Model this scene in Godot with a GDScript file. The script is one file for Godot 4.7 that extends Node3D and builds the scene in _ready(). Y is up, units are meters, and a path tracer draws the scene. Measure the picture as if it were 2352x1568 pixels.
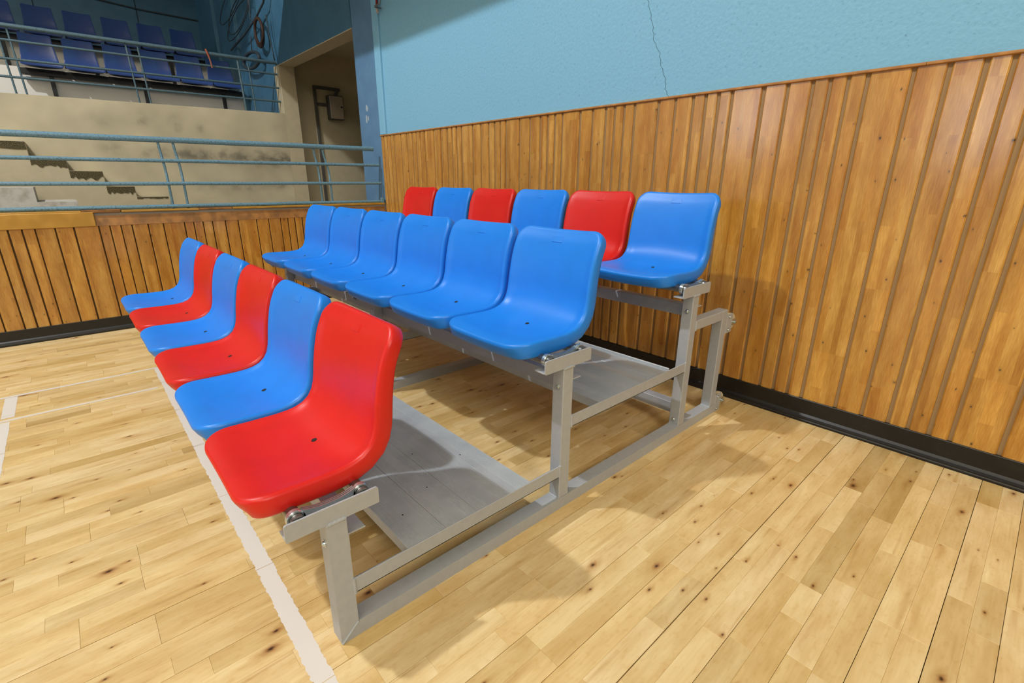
extends Node3D
# x runs along the seat rows away from the camera, z from the court towards the panelled wall, y up.

const WZ := 2.256      # face of the panelled wall
const UX := 3.852      # face of the low end wall
const CX := 6.55       # face of the cream wall behind it
const ROWZ := [0.0, 0.818, 1.641]
const ROWY := [0.370, 0.552, 0.673]   # underside of each row's seat brackets

var rng := RandomNumberGenerator.new()
var M := {}
var cam_at := Vector3(-0.9877, 1.13875, -0.3072)
var cam_f := Vector3(0.70434, -0.31427, 0.63650)
var cam_r := Vector3(-0.66927, 0.00486, 0.74300)
var cam_u := Vector3(0.23660, 0.94932, 0.20690)

func _ready() -> void:
	rng.seed = 7
	set_camera()
	set_sky()
	set_lights()
	make_materials()
	build_shell()
	build_floor()
	build_panel_wall()
	build_end_wall()
	build_upper_stand()
	build_lower_railing()
	build_tunnel()
	build_bleacher()
	build_seats()
	build_small_things()

# ---------------------------------------------------------------- camera, sky, lights
func set_camera() -> void:
	var c := Camera3D.new()
	c.name = "camera"
	c.transform = Transform3D(Basis(cam_r, cam_u, -cam_f).orthonormalized(), cam_at)
	c.fov = 70.425
	c.near = 0.05
	c.far = 100.0
	add_child(c)
	c.current = true

func set_sky() -> void:
	var e := Environment.new()
	e.background_mode = Environment.BG_COLOR
	e.background_color = Color(0.02, 0.02, 0.02)
	e.tonemap_mode = Environment.TONE_MAPPER_LINEAR
	e.tonemap_exposure = 0.87
	e.sdfgi_enabled = true
	e.ssao_enabled = true
	e.ssil_enabled = true
	var w := WorldEnvironment.new()
	w.name = "world"
	w.environment = e
	add_child(w)

func area(called: String, at: Vector3, to: Vector3, size: Vector2, col: Color, e: float, up := Vector3.UP) -> void:
	var l := AreaLight3D.new()
	l.name = called
	l.area_size = size
	l.light_color = col
	l.light_energy = e
	l.shadow_enabled = true
	l.area_normalize_energy = true
	l.area_range = 60.0
	add_child(l, true)
	l.look_at_from_position(at, to, up)

func set_lights() -> void:
	# the floodlight over the court that draws the seats' shadows
	var k := SpotLight3D.new()
	k.name = "floodlight_beam"
	k.position = Vector3(3.0, 6.9, -2.75)
	k.light_color = Color(0.975, 0.985, 1.0)
	k.light_energy = 36.0
	k.light_size = 0.10
	k.spot_angle = 80.0
	k.spot_angle_attenuation = 0.3
	k.spot_range = 60.0
	k.spot_attenuation = 2.0
	k.shadow_enabled = true
	add_child(k)
	k.look_at_from_position(k.position, Vector3(2.6, 0, -1.9), Vector3.RIGHT)
	# two unseen panels added as soft fill for the court
	area("fill_panel_beam", Vector3(-8.5, 6.55, -2.4), Vector3(-1.0, 0.0, -0.9), Vector2(2.8, 3.0), Color(1.0, 0.95, 0.87), 44.0)
	area("fill_panel_beam", Vector3(-2.5, 7.6, -5.5), Vector3(-2.5, 0, -5.5), Vector2(5, 6), Color(1.0, 0.955, 0.88), 18.0, Vector3.RIGHT)
	area("window_beam", Vector3(8.0, 3.6, -15.8), Vector3(6.0, 1.5, 0), Vector2(2.4, 2.6), Color(0.95, 0.97, 1.0), 8.0)
	area("window_beam", Vector3(1.3, 3.1, -15.8), Vector3(1.0, 1.5, 0), Vector2(1.8, 2.6), Color(0.95, 0.97, 1.0), 6.0)

# ---------------------------------------------------------------- helpers: nodes
func tag(o: Node3D, label: String, category: String, group := "") -> Node3D:
	o.set_meta("label", label)
	o.set_meta("category", category)
	if group != "":
		o.set_meta("group", group)
	return o

func base(called: String, at := Vector3.ZERO, parent: Node = self) -> Node3D:
	var o := Node3D.new()
	o.name = numbered(called, parent)
	o.position = at
	parent.add_child(o, true)
	return o

func numbered(called: String, parent: Node) -> String:
	if not parent.has_node(NodePath(called)):
		return called
	var n: int = counts.get(str(parent.get_instance_id()) + called, 0) + 1
	counts[str(parent.get_instance_id()) + called] = n
	return "%s_%03d" % [called, n]
var counts := {}

func structure(o: Node3D, label := "") -> Node3D:
	o.set_meta("kind", "structure")
	if label != "":
		o.set_meta("label", label)
	return o

func put(called: String, st: Variant, mat: Material, parent: Node = self, at := Vector3.ZERO) -> MeshInstance3D:
	var o := MeshInstance3D.new()
	o.name = numbered(called, parent)
	var me: ArrayMesh = st.commit() if st is SurfaceTool else st
	o.mesh = me
	if me.get_surface_count() > 0:
		o.material_override = mat
	o.position = at
	parent.add_child(o, true)
	return o

func new_st() -> SurfaceTool:
	var st := SurfaceTool.new()
	st.begin(Mesh.PRIMITIVE_TRIANGLES)
	return st

# ---------------------------------------------------------------- helpers: shapes
func poly(st: SurfaceTool, pts: Array, n: Vector3, col := Color.WHITE, uv: Array = []) -> void:
	# a flat convex polygon seen from the side n points to
	for i in range(1, pts.size() - 1):
		var k := [0, i, i + 1]
		var a: Vector3 = pts[0]
		var b: Vector3 = pts[i]
		var c: Vector3 = pts[i + 1]
		if (b - a).cross(c - a).dot(n) > 0.0:
			k = [0, i + 1, i]
		for j in k:
			st.set_normal(n)
			st.set_color(col)
			if uv.size() > 0:
				st.set_uv(uv[j])
			else:
				st.set_uv(Vector2.ZERO)
			st.add_vertex(pts[j])

func box(st: SurfaceTool, lo: Vector3, hi: Vector3, b := 0.002, t := Transform3D(), col := Color.WHITE) -> void:
	# a box with chamfered edges
	var c := (lo + hi) * 0.5
	var h := (hi - lo).abs() * 0.5
	b = minf(b, minf(h.x, minf(h.y, h.z)) * 0.9)
	for ax in 3:
		var u := (ax + 1) % 3
		var v := (ax + 2) % 3
		for s in [-1.0, 1.0]:
			var n := Vector3.ZERO
			n[ax] = s
			var q := []
			for w in [[-1, -1], [1, -1], [1, 1], [-1, 1]]:
				var p := Vector3.ZERO
				p[ax] = s * h[ax]
				p[u] = w[0] * (h[u] - b)
				p[v] = w[1] * (h[v] - b)
				q.append(t * (c + p))
			poly(st, q, (t.basis * n).normalized(), col)
		if b > 0.0:
			for su in [-1.0, 1.0]:
				for sv in [-1.0, 1.0]:
					var n2 := Vector3.ZERO
					n2[u] = su
					n2[v] = sv
					var q2 := []
					for w in [[-1, 0], [1, 0], [1, 1], [-1, 1]]:
						var p2 := Vector3.ZERO
						p2[ax] = w[0] * (h[ax] - b)
						p2[u] = su * (h[u] - (0.0 if w[1] == 0 else b))
						p2[v] = sv * (h[v] - (b if w[1] == 0 else 0.0))
						q2.append(t * (c + p2))
					poly(st, q2, (t.basis * n2).normalized(), col)
	if b > 0.0:
		for sx in [-1.0, 1.0]:
			for sy in [-1.0, 1.0]:
				for sz in [-1.0, 1.0]:
					var g := Vector3(sx, sy, sz)
					poly(st, [t * (c + g * (h - Vector3(0, b, b))), t * (c + g * (h - Vector3(b, 0, b))), t * (c + g * (h - Vector3(b, b, 0)))], (t.basis * g).normalized(), col)

func slab(called: String, lo: Vector3, hi: Vector3, mat: Material, parent: Node = self, b := 0.003) -> MeshInstance3D:
	var st := new_st()
	box(st, lo, hi, b)
	return put(called, st, mat, parent)

func tube(st: SurfaceTool, pts: Array, r: float, sides := 12, cap := true) -> void:
	var rings := []
	var last := Vector3.ZERO
	for i in pts.size():
		var p: Vector3 = pts[i]
		var d: Vector3
		if i == 0:
			d = pts[1] - p
		elif i == pts.size() - 1:
			d = p - pts[i - 1]
		else:
			d = (p - pts[i - 1]).normalized() + (pts[i + 1] - p).normalized()
		d = d.normalized()
		var a := last
		if i == 0:
			a = d.cross(Vector3.UP if absf(d.y) < 0.9 else Vector3.RIGHT)
		a = (a - d * a.dot(d)).normalized()
		last = a
		var bb := d.cross(a)
		var ring := []
		for k in sides:
			var an := TAU * k / sides
			ring.append([p + (a * cos(an) + bb * sin(an)) * r, a * cos(an) + bb * sin(an)])
		rings.append([ring, d, p])
	for i in range(pts.size() - 1):
		for k in sides:
			var q := [rings[i][0][k], rings[i][0][(k + 1) % sides], rings[i + 1][0][(k + 1) % sides], rings[i + 1][0][k]]
			smooth_quad(st, q)
	if cap:
		for e in [0, pts.size() - 1]:
			var q3 := []
			for k in sides:
				q3.append(rings[e][0][k][0])
			poly(st, q3, rings[e][1] * (-1.0 if e == 0 else 1.0))

func smooth_quad(st: SurfaceTool, q: Array) -> void:
	# q: four [point, normal]
	for tri in [[0, 1, 2], [0, 2, 3]]:
		var a: Vector3 = q[tri[0]][0]
		var b: Vector3 = q[tri[1]][0]
		var c: Vector3 = q[tri[2]][0]
		var n: Vector3 = q[tri[0]][1] + q[tri[1]][1] + q[tri[2]][1]
		var k: Array = tri
		if (b - a).cross(c - a).dot(n) > 0.0:
			k = [tri[0], tri[2], tri[1]]
		for j in k:
			st.set_normal(q[j][1])
			st.set_color(Color.WHITE)
			st.set_uv(Vector2.ZERO)
			st.add_vertex(q[j][0])

func lathe(st: SurfaceTool, prof: Array, sides: int, t := Transform3D()) -> void:
	# prof: Vector2(radius, height) turned about the y axis
	for i in range(prof.size() - 1):
		var a: Vector2 = prof[i]
		var b: Vector2 = prof[i + 1]
		var d := (b - a).normalized()
		var nn := Vector2(d.y, -d.x)
		for k in sides:
			var q := []
			for w in [[a, k], [a, k + 1], [b, k + 1], [b, k]]:
				var an: float = TAU * w[1] / sides
				var r: Vector2 = w[0]
				q.append([t * Vector3(cos(an) * r.x, r.y, sin(an) * r.x), (t.basis * Vector3(cos(an) * nn.x, nn.y, sin(an) * nn.x)).normalized()])
			smooth_quad(st, q)

func extrude(st: SurfaceTool, prof: Array, axis: Vector3, u: Vector3, v: Vector3, a: float, b: float, closed := true) -> void:
	# a closed outline prof (Vector2 in u, v) run along axis from a to b, flat shaded
	var area2 := 0.0
	for i in prof.size():
		var p: Vector2 = prof[i]
		var q: Vector2 = prof[(i + 1) % prof.size()]
		area2 += p.x * q.y - q.x * p.y
	var sgn := 1.0 if area2 > 0.0 else -1.0
	for i in prof.size() if closed else prof.size() - 1:
		var p: Vector2 = prof[i]
		var q: Vector2 = prof[(i + 1) % prof.size()]
		var n2 := Vector2(q.y - p.y, p.x - q.x) * sgn
		if n2.length() < 1e-9:
			continue
		var n := (u * n2.x + v * n2.y).normalized()
		poly(st, [u * p.x + v * p.y + axis * a, u * q.x + v * q.y + axis * a, u * q.x + v * q.y + axis * b, u * p.x + v * p.y + axis * b], n)
	var tri := Geometry2D.triangulate_polygon(PackedVector2Array(prof))
	for i in range(0, tri.size(), 3):
		for e in [[a, -1.0], [b, 1.0]]:
			var pts := []
			for j in 3:
				var p: Vector2 = prof[tri[i + j]]
				pts.append(u * p.x + v * p.y + axis * float(e[0]))
			poly(st, pts, axis * float(e[1]))

func bolt(parent: Node, at: Vector3, dir: Vector3, r := 0.008, called := "bolt") -> void:
	# a round-headed bolt on a washer
	var y := dir.normalized()
	var x := y.cross(Vector3.UP if absf(y.y) < 0.9 else Vector3.RIGHT).normalized()
	var t := Transform3D(Basis(x, y, x.cross(y)), at)
	var st := new_st()
	lathe(st, [Vector2(r * 1.45, 0), Vector2(r * 1.45, 0.0012), Vector2(r, 0.0016), Vector2(r * 0.92, 0.004), Vector2(r * 0.6, 0.0062), Vector2(r * 0.42, 0.0064), Vector2(r * 0.36, 0.0035), Vector2(0.0001, 0.0035)], 12, t)
	put(called, st, M.zinc, parent)

# ---------------------------------------------------------------- materials
func mat(col: Color, rough := 0.6, metal := 0.0, spec := 0.5) -> StandardMaterial3D:
	var m := StandardMaterial3D.new()
	m.albedo_color = col
	m.roughness = rough
	m.metallic = metal
	m.metallic_specular = spec
	return m

func noise(freq: float, oct := 3, s := 1, kind := FastNoiseLite.TYPE_SIMPLEX_SMOOTH) -> FastNoiseLite:
	var n := FastNoiseLite.new()
	n.seed = s
	n.noise_type = kind
	n.frequency = freq
	n.fractal_octaves = oct
	return n

func gray(n: FastNoiseLite, w: int, h: int, tw: int, th: int) -> PackedByteArray:
	# noise stretched from w x h to tw x th
	var im := n.get_seamless_image(w, h)
	im.convert(Image.FORMAT_L8)
	im.resize(tw, th, Image.INTERPOLATE_CUBIC)
	return im.get_data()

func ramp_noise(n: FastNoiseLite, cols: Array, offs: Array, size := 512) -> Texture2D:
	var g := Gradient.new()
	g.colors = PackedColorArray(cols)
	g.offsets = PackedFloat32Array(offs)
	var t := NoiseTexture2D.new()
	t.width = size
	t.height = size
	t.seamless = true
	t.noise = n
	t.color_ramp = g
	return t

func bump(n: FastNoiseLite, strength: float, size := 512) -> Texture2D:
	var t := NoiseTexture2D.new()
	t.width = size
	t.height = size
	t.seamless = true
	t.noise = n
	t.as_normal_map = true
	t.bump_strength = strength
	return t

func tri(m: StandardMaterial3D, s: float) -> StandardMaterial3D:
	m.uv1_triplanar = true
	m.uv1_world_triplanar = true
	m.uv1_scale = Vector3(s, s, s)
	return m

func maple_texture() -> ImageTexture:
	# sixteen strips of pale birch, each 64 pixels across and two metres long
	var W := 2048
	var H := 1024
	var fine := gray(noise(0.11, 3, 3), 160, 1024, W, H)
	var figure := gray(noise(0.012, 3, 4), 512, 1024, W, H)
	var fleck := gray(noise(0.05, 2, 9), 1024, 1024, W, H)
	var d := PackedByteArray()
	d.resize(W * H * 3)
	var r := RandomNumberGenerator.new()
	r.seed = 21
	var i := 0
	for y in H:
		for x in W:
			var f := (fine[i] - 128) * 0.04
			var g := (figure[i] - 128) * 0.13
			var k := (fleck[i] - 150)
			var w := k * 0.16 if k > 0 else 0.0
			d[i * 3] = int(clampf(223.0 + f + g * 0.75 - w * 0.5, 0, 255))
			d[i * 3 + 1] = int(clampf(196.0 + f * 1.2 + g * 1.05 - w * 0.8, 0, 255))
			d[i * 3 + 2] = int(clampf(144.0 + f * 1.4 + g * 1.3 - w, 0, 255))
			i += 1
	for row in 16:
		for n in 9:   # brown streaks and pale curls
			var cx := r.randf_range(60, W - 60)
			var cy := row * 64 + r.randf_range(6, 58)
			var lx := r.randf_range(30, 150)
			var ly := r.randf_range(3, 9)
			var amt := r.randf_range(-0.16, 0.08)
			blot(d, W, H, row, cx, cy, lx, ly, r.randf_range(-0.04, 0.04), amt, Vector3(0.55, 0.85, 1.2))
		for n in 3:
			var big := n == r.randi_range(0, 2)
			var cx := r.randf_range(80, W - 80)
			var cy := row * 64 + r.randf_range(12, 52)
			var s := r.randf_range(4.5, 8.0) if big else r.randf_range(1.6, 3.4)
			blot(d, W, H, row, cx + r.randf_range(-10, 10), cy, s * 7.5, s * 2.6, 0.0, -0.20, Vector3(0.55, 0.9, 1.3))
			blot(d, W, H, row, cx, cy, s * 2.6, s * 1.5, 0.0, -0.36, Vector3(0.7, 1.0, 1.2))
			blot(d, W, H, row, cx, cy, s * 1.15, s * 0.62, 0.05, -0.72, Vector3(0.95, 1.0, 1.05))
	return ImageTexture.create_from_image(Image.create_from_data(W, H, false, Image.FORMAT_RGB8, d))

func blot(d: PackedByteArray, W: int, H: int, row: int, cx: float, cy: float, lx: float, ly: float, slope: float, amt: float, tint: Vector3) -> void:
	for y in range(maxi(int(cy - ly * 2), row * 64), mini(int(cy + ly * 2) + 1, row * 64 + 64)):
		for x in range(maxi(int(cx - lx * 2), 0), mini(int(cx + lx * 2) + 1, W)):
			var dx := (x - cx) / lx
			var dy := (y - cy - (x - cx) * slope) / ly
			var q := dx * dx + dy * dy
			q += 0.25 * sin(dx * 5.0 + dy * 3.0) * q
			if q < 4.0:
				var e := exp(-q * 1.3) * amt
				var p := (y * W + x) * 3
				d[p] = int(clampf(d[p] * (1.0 + e * tint.x), 0, 255))
				d[p + 1] = int(clampf(d[p + 1] * (1.0 + e * tint.y), 0, 255))
				d[p + 2] = int(clampf(d[p + 2] * (1.0 + e * tint.z), 0, 255))

func glulam_texture() -> ImageTexture:
	# varnished boards glued up from short lamellas, grain upright: 0.8 m across, 1.6 m tall
	var W := 1024
	var H := 2048
	var fine := gray(noise(0.16, 3, 13), 1024, 150, W, H)
	var figure := gray(noise(0.012, 2, 14), 1024, 400, W, H)
	var d := PackedByteArray()
	d.resize(W * H * 3)
	var r := RandomNumberGenerator.new()
	r.seed = 5
	var x0 := 0
	while x0 < W:
		var x1 := mini(x0 + r.randi_range(26, 62), W)
		var y0 := 0
		while y0 < H:
			var y1 := mini(y0 + r.randi_range(240, 900), H)
			var t := r.randf_range(-1.0, 1.0)
			t = t * absf(t) * 15.0 + r.randf_range(-4, 4)
			var hue := r.randf_range(-5, 7)
			for y in range(y0, y1):
				var i := y * W + x0
				for x in range(x0, x1):
					var f := (fine[i] - 128) * 0.13 + (figure[i] - 128) * 0.13 + t
					d[i * 3] = int(clampf(186.0 + f * 0.9, 0, 255))
					d[i * 3 + 1] = int(clampf(131.0 + f + hue * 0.6, 0, 255))
					d[i * 3 + 2] = int(clampf(51.0 + f * 0.85 + hue, 0, 255))
					i += 1
			y0 = y1
		x0 = x1
	for n in 45:   # small dark knots and pitch marks
		var cx := r.randf_range(20, W - 20)
		var cy := r.randf_range(20, H - 20)
		var s := r.randf_range(1.5, 4.5)
		var core := r.randf_range(-0.85, -0.4)
		for y in range(maxi(0, int(cy - s * 6)), mini(H, int(cy + s * 6))):
			for x in range(maxi(0, int(cx - s * 3)), mini(W, int(cx + s * 3))):
				var q := pow((x - cx) / s, 2) + pow((y - cy) / (s * 1.3), 2)
				var q2 := pow((x - cx) / (s * 2), 2) + pow((y - cy) / (s * 4.0), 2)
				var e := 1.0 + core * exp(-q) - 0.12 * exp(-q2)
				var p := (y * W + x) * 3
				d[p] = int(d[p] * e)
				d[p + 1] = int(d[p + 1] * e)
				d[p + 2] = int(d[p + 2] * e)
	return ImageTexture.create_from_image(Image.create_from_data(W, H, false, Image.FORMAT_RGB8, d))

func cream_texture() -> ImageTexture:
	# plaster with grey smudges; 1024 px run 4 m along z from -1.5, 512 px run 2 m up
	var W := 1024
	var H := 512
	var a := gray(noise(0.02, 4, 31), W, H, W, H)
	var b := gray(noise(0.006, 3, 32), W, H, W, H)
	var d := PackedByteArray()
	d.resize(W * H * 3)
	var smudge := [[2.0, 1.42, 0.75, 0.10, 0.45], [1.0, 1.44, 0.5, 0.07, 0.35], [1.5, 1.05, 0.5, 0.06, 0.22], [0.6, 1.80, 0.10, 0.09, 0.25], [0.95, 1.78, 0.07, 0.10, 0.22], [1.2, 1.76, 0.05, 0.06, 0.20], [0.2, 1.78, 0.16, 0.1, 0.12], [2.15, 1.07, 0.12, 0.05, 0.3], [0.3, 1.5, 0.2, 0.08, 0.15], [-0.9, 1.85, 0.3, 0.1, 0.16]]
	for y in H:
		var h := 2.0 - y * 2.0 / H
		for x in W:
			var z := -1.5 + x * 4.0 / W
			var i := y * W + x
			var n := a[i] / 255.0
			var s := (b[i] - 128) * 0.0006
			for q in smudge:
				var dz: float = (z - q[0]) / q[2]
				var dh: float = (h - q[1]) / q[3]
				var rr := dz * dz + dh * dh
				if rr < 5.0:
					s += float(q[4]) * exp(-rr) * (0.25 + 0.75 * smoothstep(0.25, 0.8, n)) * 0.8
			var k := 1.0 - clampf(s, -0.1, 0.6) + (n - 0.5) * 0.03
			d[i * 3] = int(clampf(190 * k, 0, 255))
			d[i * 3 + 1] = int(clampf(179 * k, 0, 255))
			d[i * 3 + 2] = int(clampf(150 * k, 0, 255))
	return ImageTexture.create_from_image(Image.create_from_data(W, H, false, Image.FORMAT_RGB8, d))

func make_materials() -> void:
	M.maple = mat(Color.WHITE, 0.36)
	M.maple.albedo_texture = maple_texture()
	M.maple.vertex_color_use_as_albedo = true
	M.subfloor = mat(Color(0.16, 0.10, 0.05), 0.9)
	M.far_floor = mat(Color(0.84, 0.71, 0.48), 0.4)
	M.panel = mat(Color.WHITE, 0.34)
	M.panel.clearcoat_enabled = true
	M.panel.clearcoat = 0.7
	M.panel.clearcoat_roughness = 0.16
	M.panel.albedo_texture = glulam_texture()
	M.panel.vertex_color_use_as_albedo = true
	M.groove = mat(Color(0.60, 0.48, 0.32), 0.6)
	M.dark_groove = mat(Color(0.30, 0.225, 0.14), 0.8)
	M.trim_wood = tri(mat(Color.WHITE, 0.45), 1.2)
	M.trim_wood.albedo_texture = ramp_noise(noise(0.02, 3, 41), [Color(0.62, 0.42, 0.20), Color(0.72, 0.50, 0.25)], [0.3, 0.7])
	M.ledge_brown = tri(mat(Color.WHITE, 0.5), 1.0)
	M.ledge_brown.albedo_texture = ramp_noise(noise(0.015, 3, 43), [Color(0.50, 0.34, 0.16), Color(0.66, 0.45, 0.21)], [0.3, 0.7])
	M.ledge_yellow = tri(mat(Color.WHITE, 0.42), 1.0)
	M.ledge_yellow.albedo_texture = ramp_noise(noise(0.012, 2, 44), [Color(0.70, 0.53, 0.20), Color(0.76, 0.58, 0.25)], [0.3, 0.7])
	M.baseboard = tri(mat(Color.WHITE, 0.42), 1.5)
	M.baseboard.albedo_texture = ramp_noise(noise(0.03, 4, 45), [Color(0.055, 0.052, 0.048), Color(0.075, 0.072, 0.068), Color(0.16, 0.15, 0.13)], [0.3, 0.75, 1.0])
	M.blue_wall = tri(mat(Color.WHITE, 0.62), 0.9)
	M.blue_wall.albedo_texture = ramp_noise(noise(0.05, 5, 46), [Color(0.30, 0.48, 0.60), Color(0.48, 0.705, 0.835), Color(0.50, 0.73, 0.855)], [0.0, 0.22, 1.0], 1024)
	M.blue_wall.normal_enabled = true
	M.blue_wall.normal_texture = bump(noise(0.045, 4, 47), 5.0, 1024)
	M.blue_wall.normal_scale = 0.22
	M.blue_shaded = tri(mat(Color.WHITE, 0.6), 0.8)  # pillar blue, darkened: the shadow lying on it is put into the colour
	M.blue_shaded.albedo_texture = ramp_noise(noise(0.01, 3, 48), [Color(0.335, 0.49, 0.635), Color(0.355, 0.515, 0.66)], [0.3, 0.7])
	M.blue_stand_shaded = tri(mat(Color.WHITE, 0.5), 0.6)  # stand and lintel blue, darkened to carry the shade up there
	M.blue_stand_shaded.albedo_texture = ramp_noise(noise(0.01, 3, 49), [Color(0.25, 0.43, 0.54), Color(0.27, 0.455, 0.565)], [0.3, 0.7])
	M.cream = mat(Color.WHITE, 0.8)
	M.cream.albedo_texture = cream_texture()
	M.cream_plain = tri(mat(Color.WHITE, 0.8), 0.7)
	M.cream_plain.albedo_texture = ramp_noise(noise(0.02, 4, 50), [Color(0.72, 0.675, 0.56), Color(0.74, 0.69, 0.575)], [0.3, 0.7])
	M.white_plaster = tri(mat(Color.WHITE, 0.85), 0.8)
	M.white_plaster.albedo_texture = ramp_noise(noise(0.02, 4, 51), [Color(0.66, 0.63, 0.58), Color(0.77, 0.75, 0.71), Color(0.80, 0.78, 0.74)], [0.1, 0.5, 0.9])
	M.whitewash = mat(Color(0.90, 0.88, 0.84), 0.85)
	M.raw_concrete = tri(mat(Color.WHITE, 0.95), 3.0)
	M.raw_concrete.albedo_texture = ramp_noise(noise(0.06, 4, 52), [Color(0.20, 0.18, 0.12), Color(0.36, 0.32, 0.20), Color(0.50, 0.45, 0.30)], [0.25, 0.6, 0.9])
	M.ceiling = mat(Color(0.80, 0.79, 0.76), 0.9)
	M.concrete = mat(Color(0.52, 0.50, 0.47), 0.9)
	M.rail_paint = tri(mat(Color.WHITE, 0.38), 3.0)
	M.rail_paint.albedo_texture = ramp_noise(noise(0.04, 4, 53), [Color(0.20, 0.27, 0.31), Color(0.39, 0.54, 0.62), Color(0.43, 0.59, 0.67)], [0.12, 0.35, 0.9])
	M.rail_shaded = tri(mat(Color.WHITE, 0.45), 3.0)  # same railing paint, with the upper stand's shade put into the colour
	M.rail_shaded.albedo_texture = ramp_noise(noise(0.04, 4, 57), [Color(0.16, 0.21, 0.23), Color(0.29, 0.39, 0.43), Color(0.33, 0.43, 0.47)], [0.12, 0.35, 0.9])
	M.steel_paint = tri(mat(Color.WHITE, 0.45, 0.08), 2.0)
	M.steel_paint.albedo_texture = ramp_noise(noise(0.03, 3, 54), [Color(0.665, 0.685, 0.71), Color(0.68, 0.70, 0.725)], [0.3, 0.7])
	M.alu = tri(mat(Color.WHITE, 0.42, 0.35), 1.0)
	M.alu.albedo_texture = ramp_noise(noise(0.012, 3, 55), [Color(0.73, 0.755, 0.775), Color(0.77, 0.795, 0.81)], [0.3, 0.7])
	M.zinc = mat(Color(0.78, 0.82, 0.83), 0.25, 0.85)
	M.galv = mat(Color(0.52, 0.52, 0.52), 0.32, 0.85)
	M.rubber = mat(Color(0.80, 0.76, 0.64), 0.55)
	M.red = plastic(Color(0.84, 0.11, 0.075), 61)
	M.blue = plastic(Color(0.10, 0.515, 0.93), 62)
	M.hole = mat(Color(0.10, 0.085, 0.08), 0.8)
	M.stand_seat = mat(Color(0.19, 0.29, 0.52), 0.2)
	M.orange = mat(Color(0.72, 0.42, 0.12), 0.6)
	M.black_steel = mat(Color(0.045, 0.045, 0.045), 0.55)
	M.cable = mat(Color(0.20, 0.24, 0.26), 0.6)
	M.cable_brown = mat(Color(0.24, 0.15, 0.09), 0.7)
	M.trunking = mat(Color(0.30, 0.29, 0.27), 0.6)
	M.enamel = mat(Color(0.66, 0.61, 0.54), 0.4)
	M.court_paint = mat(Color(0.86, 0.84, 0.815), 0.5)
	M.lamp_glass = mat(Color(0.9, 0.9, 0.85), 0.4)
	M.lamp_glass.emission_enabled = true
	M.lamp_glass.emission = Color(1.0, 0.95, 0.85)
	M.lamp_glass.emission_energy_multiplier = 3.0
	M.window_glass = mat(Color(0.9, 0.92, 0.95), 0.3)
	M.window_glass.emission_enabled = true
	M.window_glass.emission = Color(0.95, 0.97, 1.0)
	M.window_glass.emission_energy_multiplier = 6.0
	M.scuff = mat(Color(0.62, 0.68, 0.72), 0.8)
	M.crack = mat(Color(0.16, 0.26, 0.31), 0.9)

func plastic(c: Color, s: int) -> StandardMaterial3D:
	var m := tri(mat(Color.WHITE, 0.40), 1.5)
	m.uv1_world_triplanar = false
	m.albedo_texture = ramp_noise(noise(0.012, 4, s), [c.darkened(0.025), c, c.lightened(0.01)], [0.2, 0.55, 0.9], 256)
	m.normal_enabled = true
	m.normal_texture = bump(noise(0.2, 2, s + 3), 1.2, 256)
	m.normal_scale = 0.06
	return m

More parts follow.
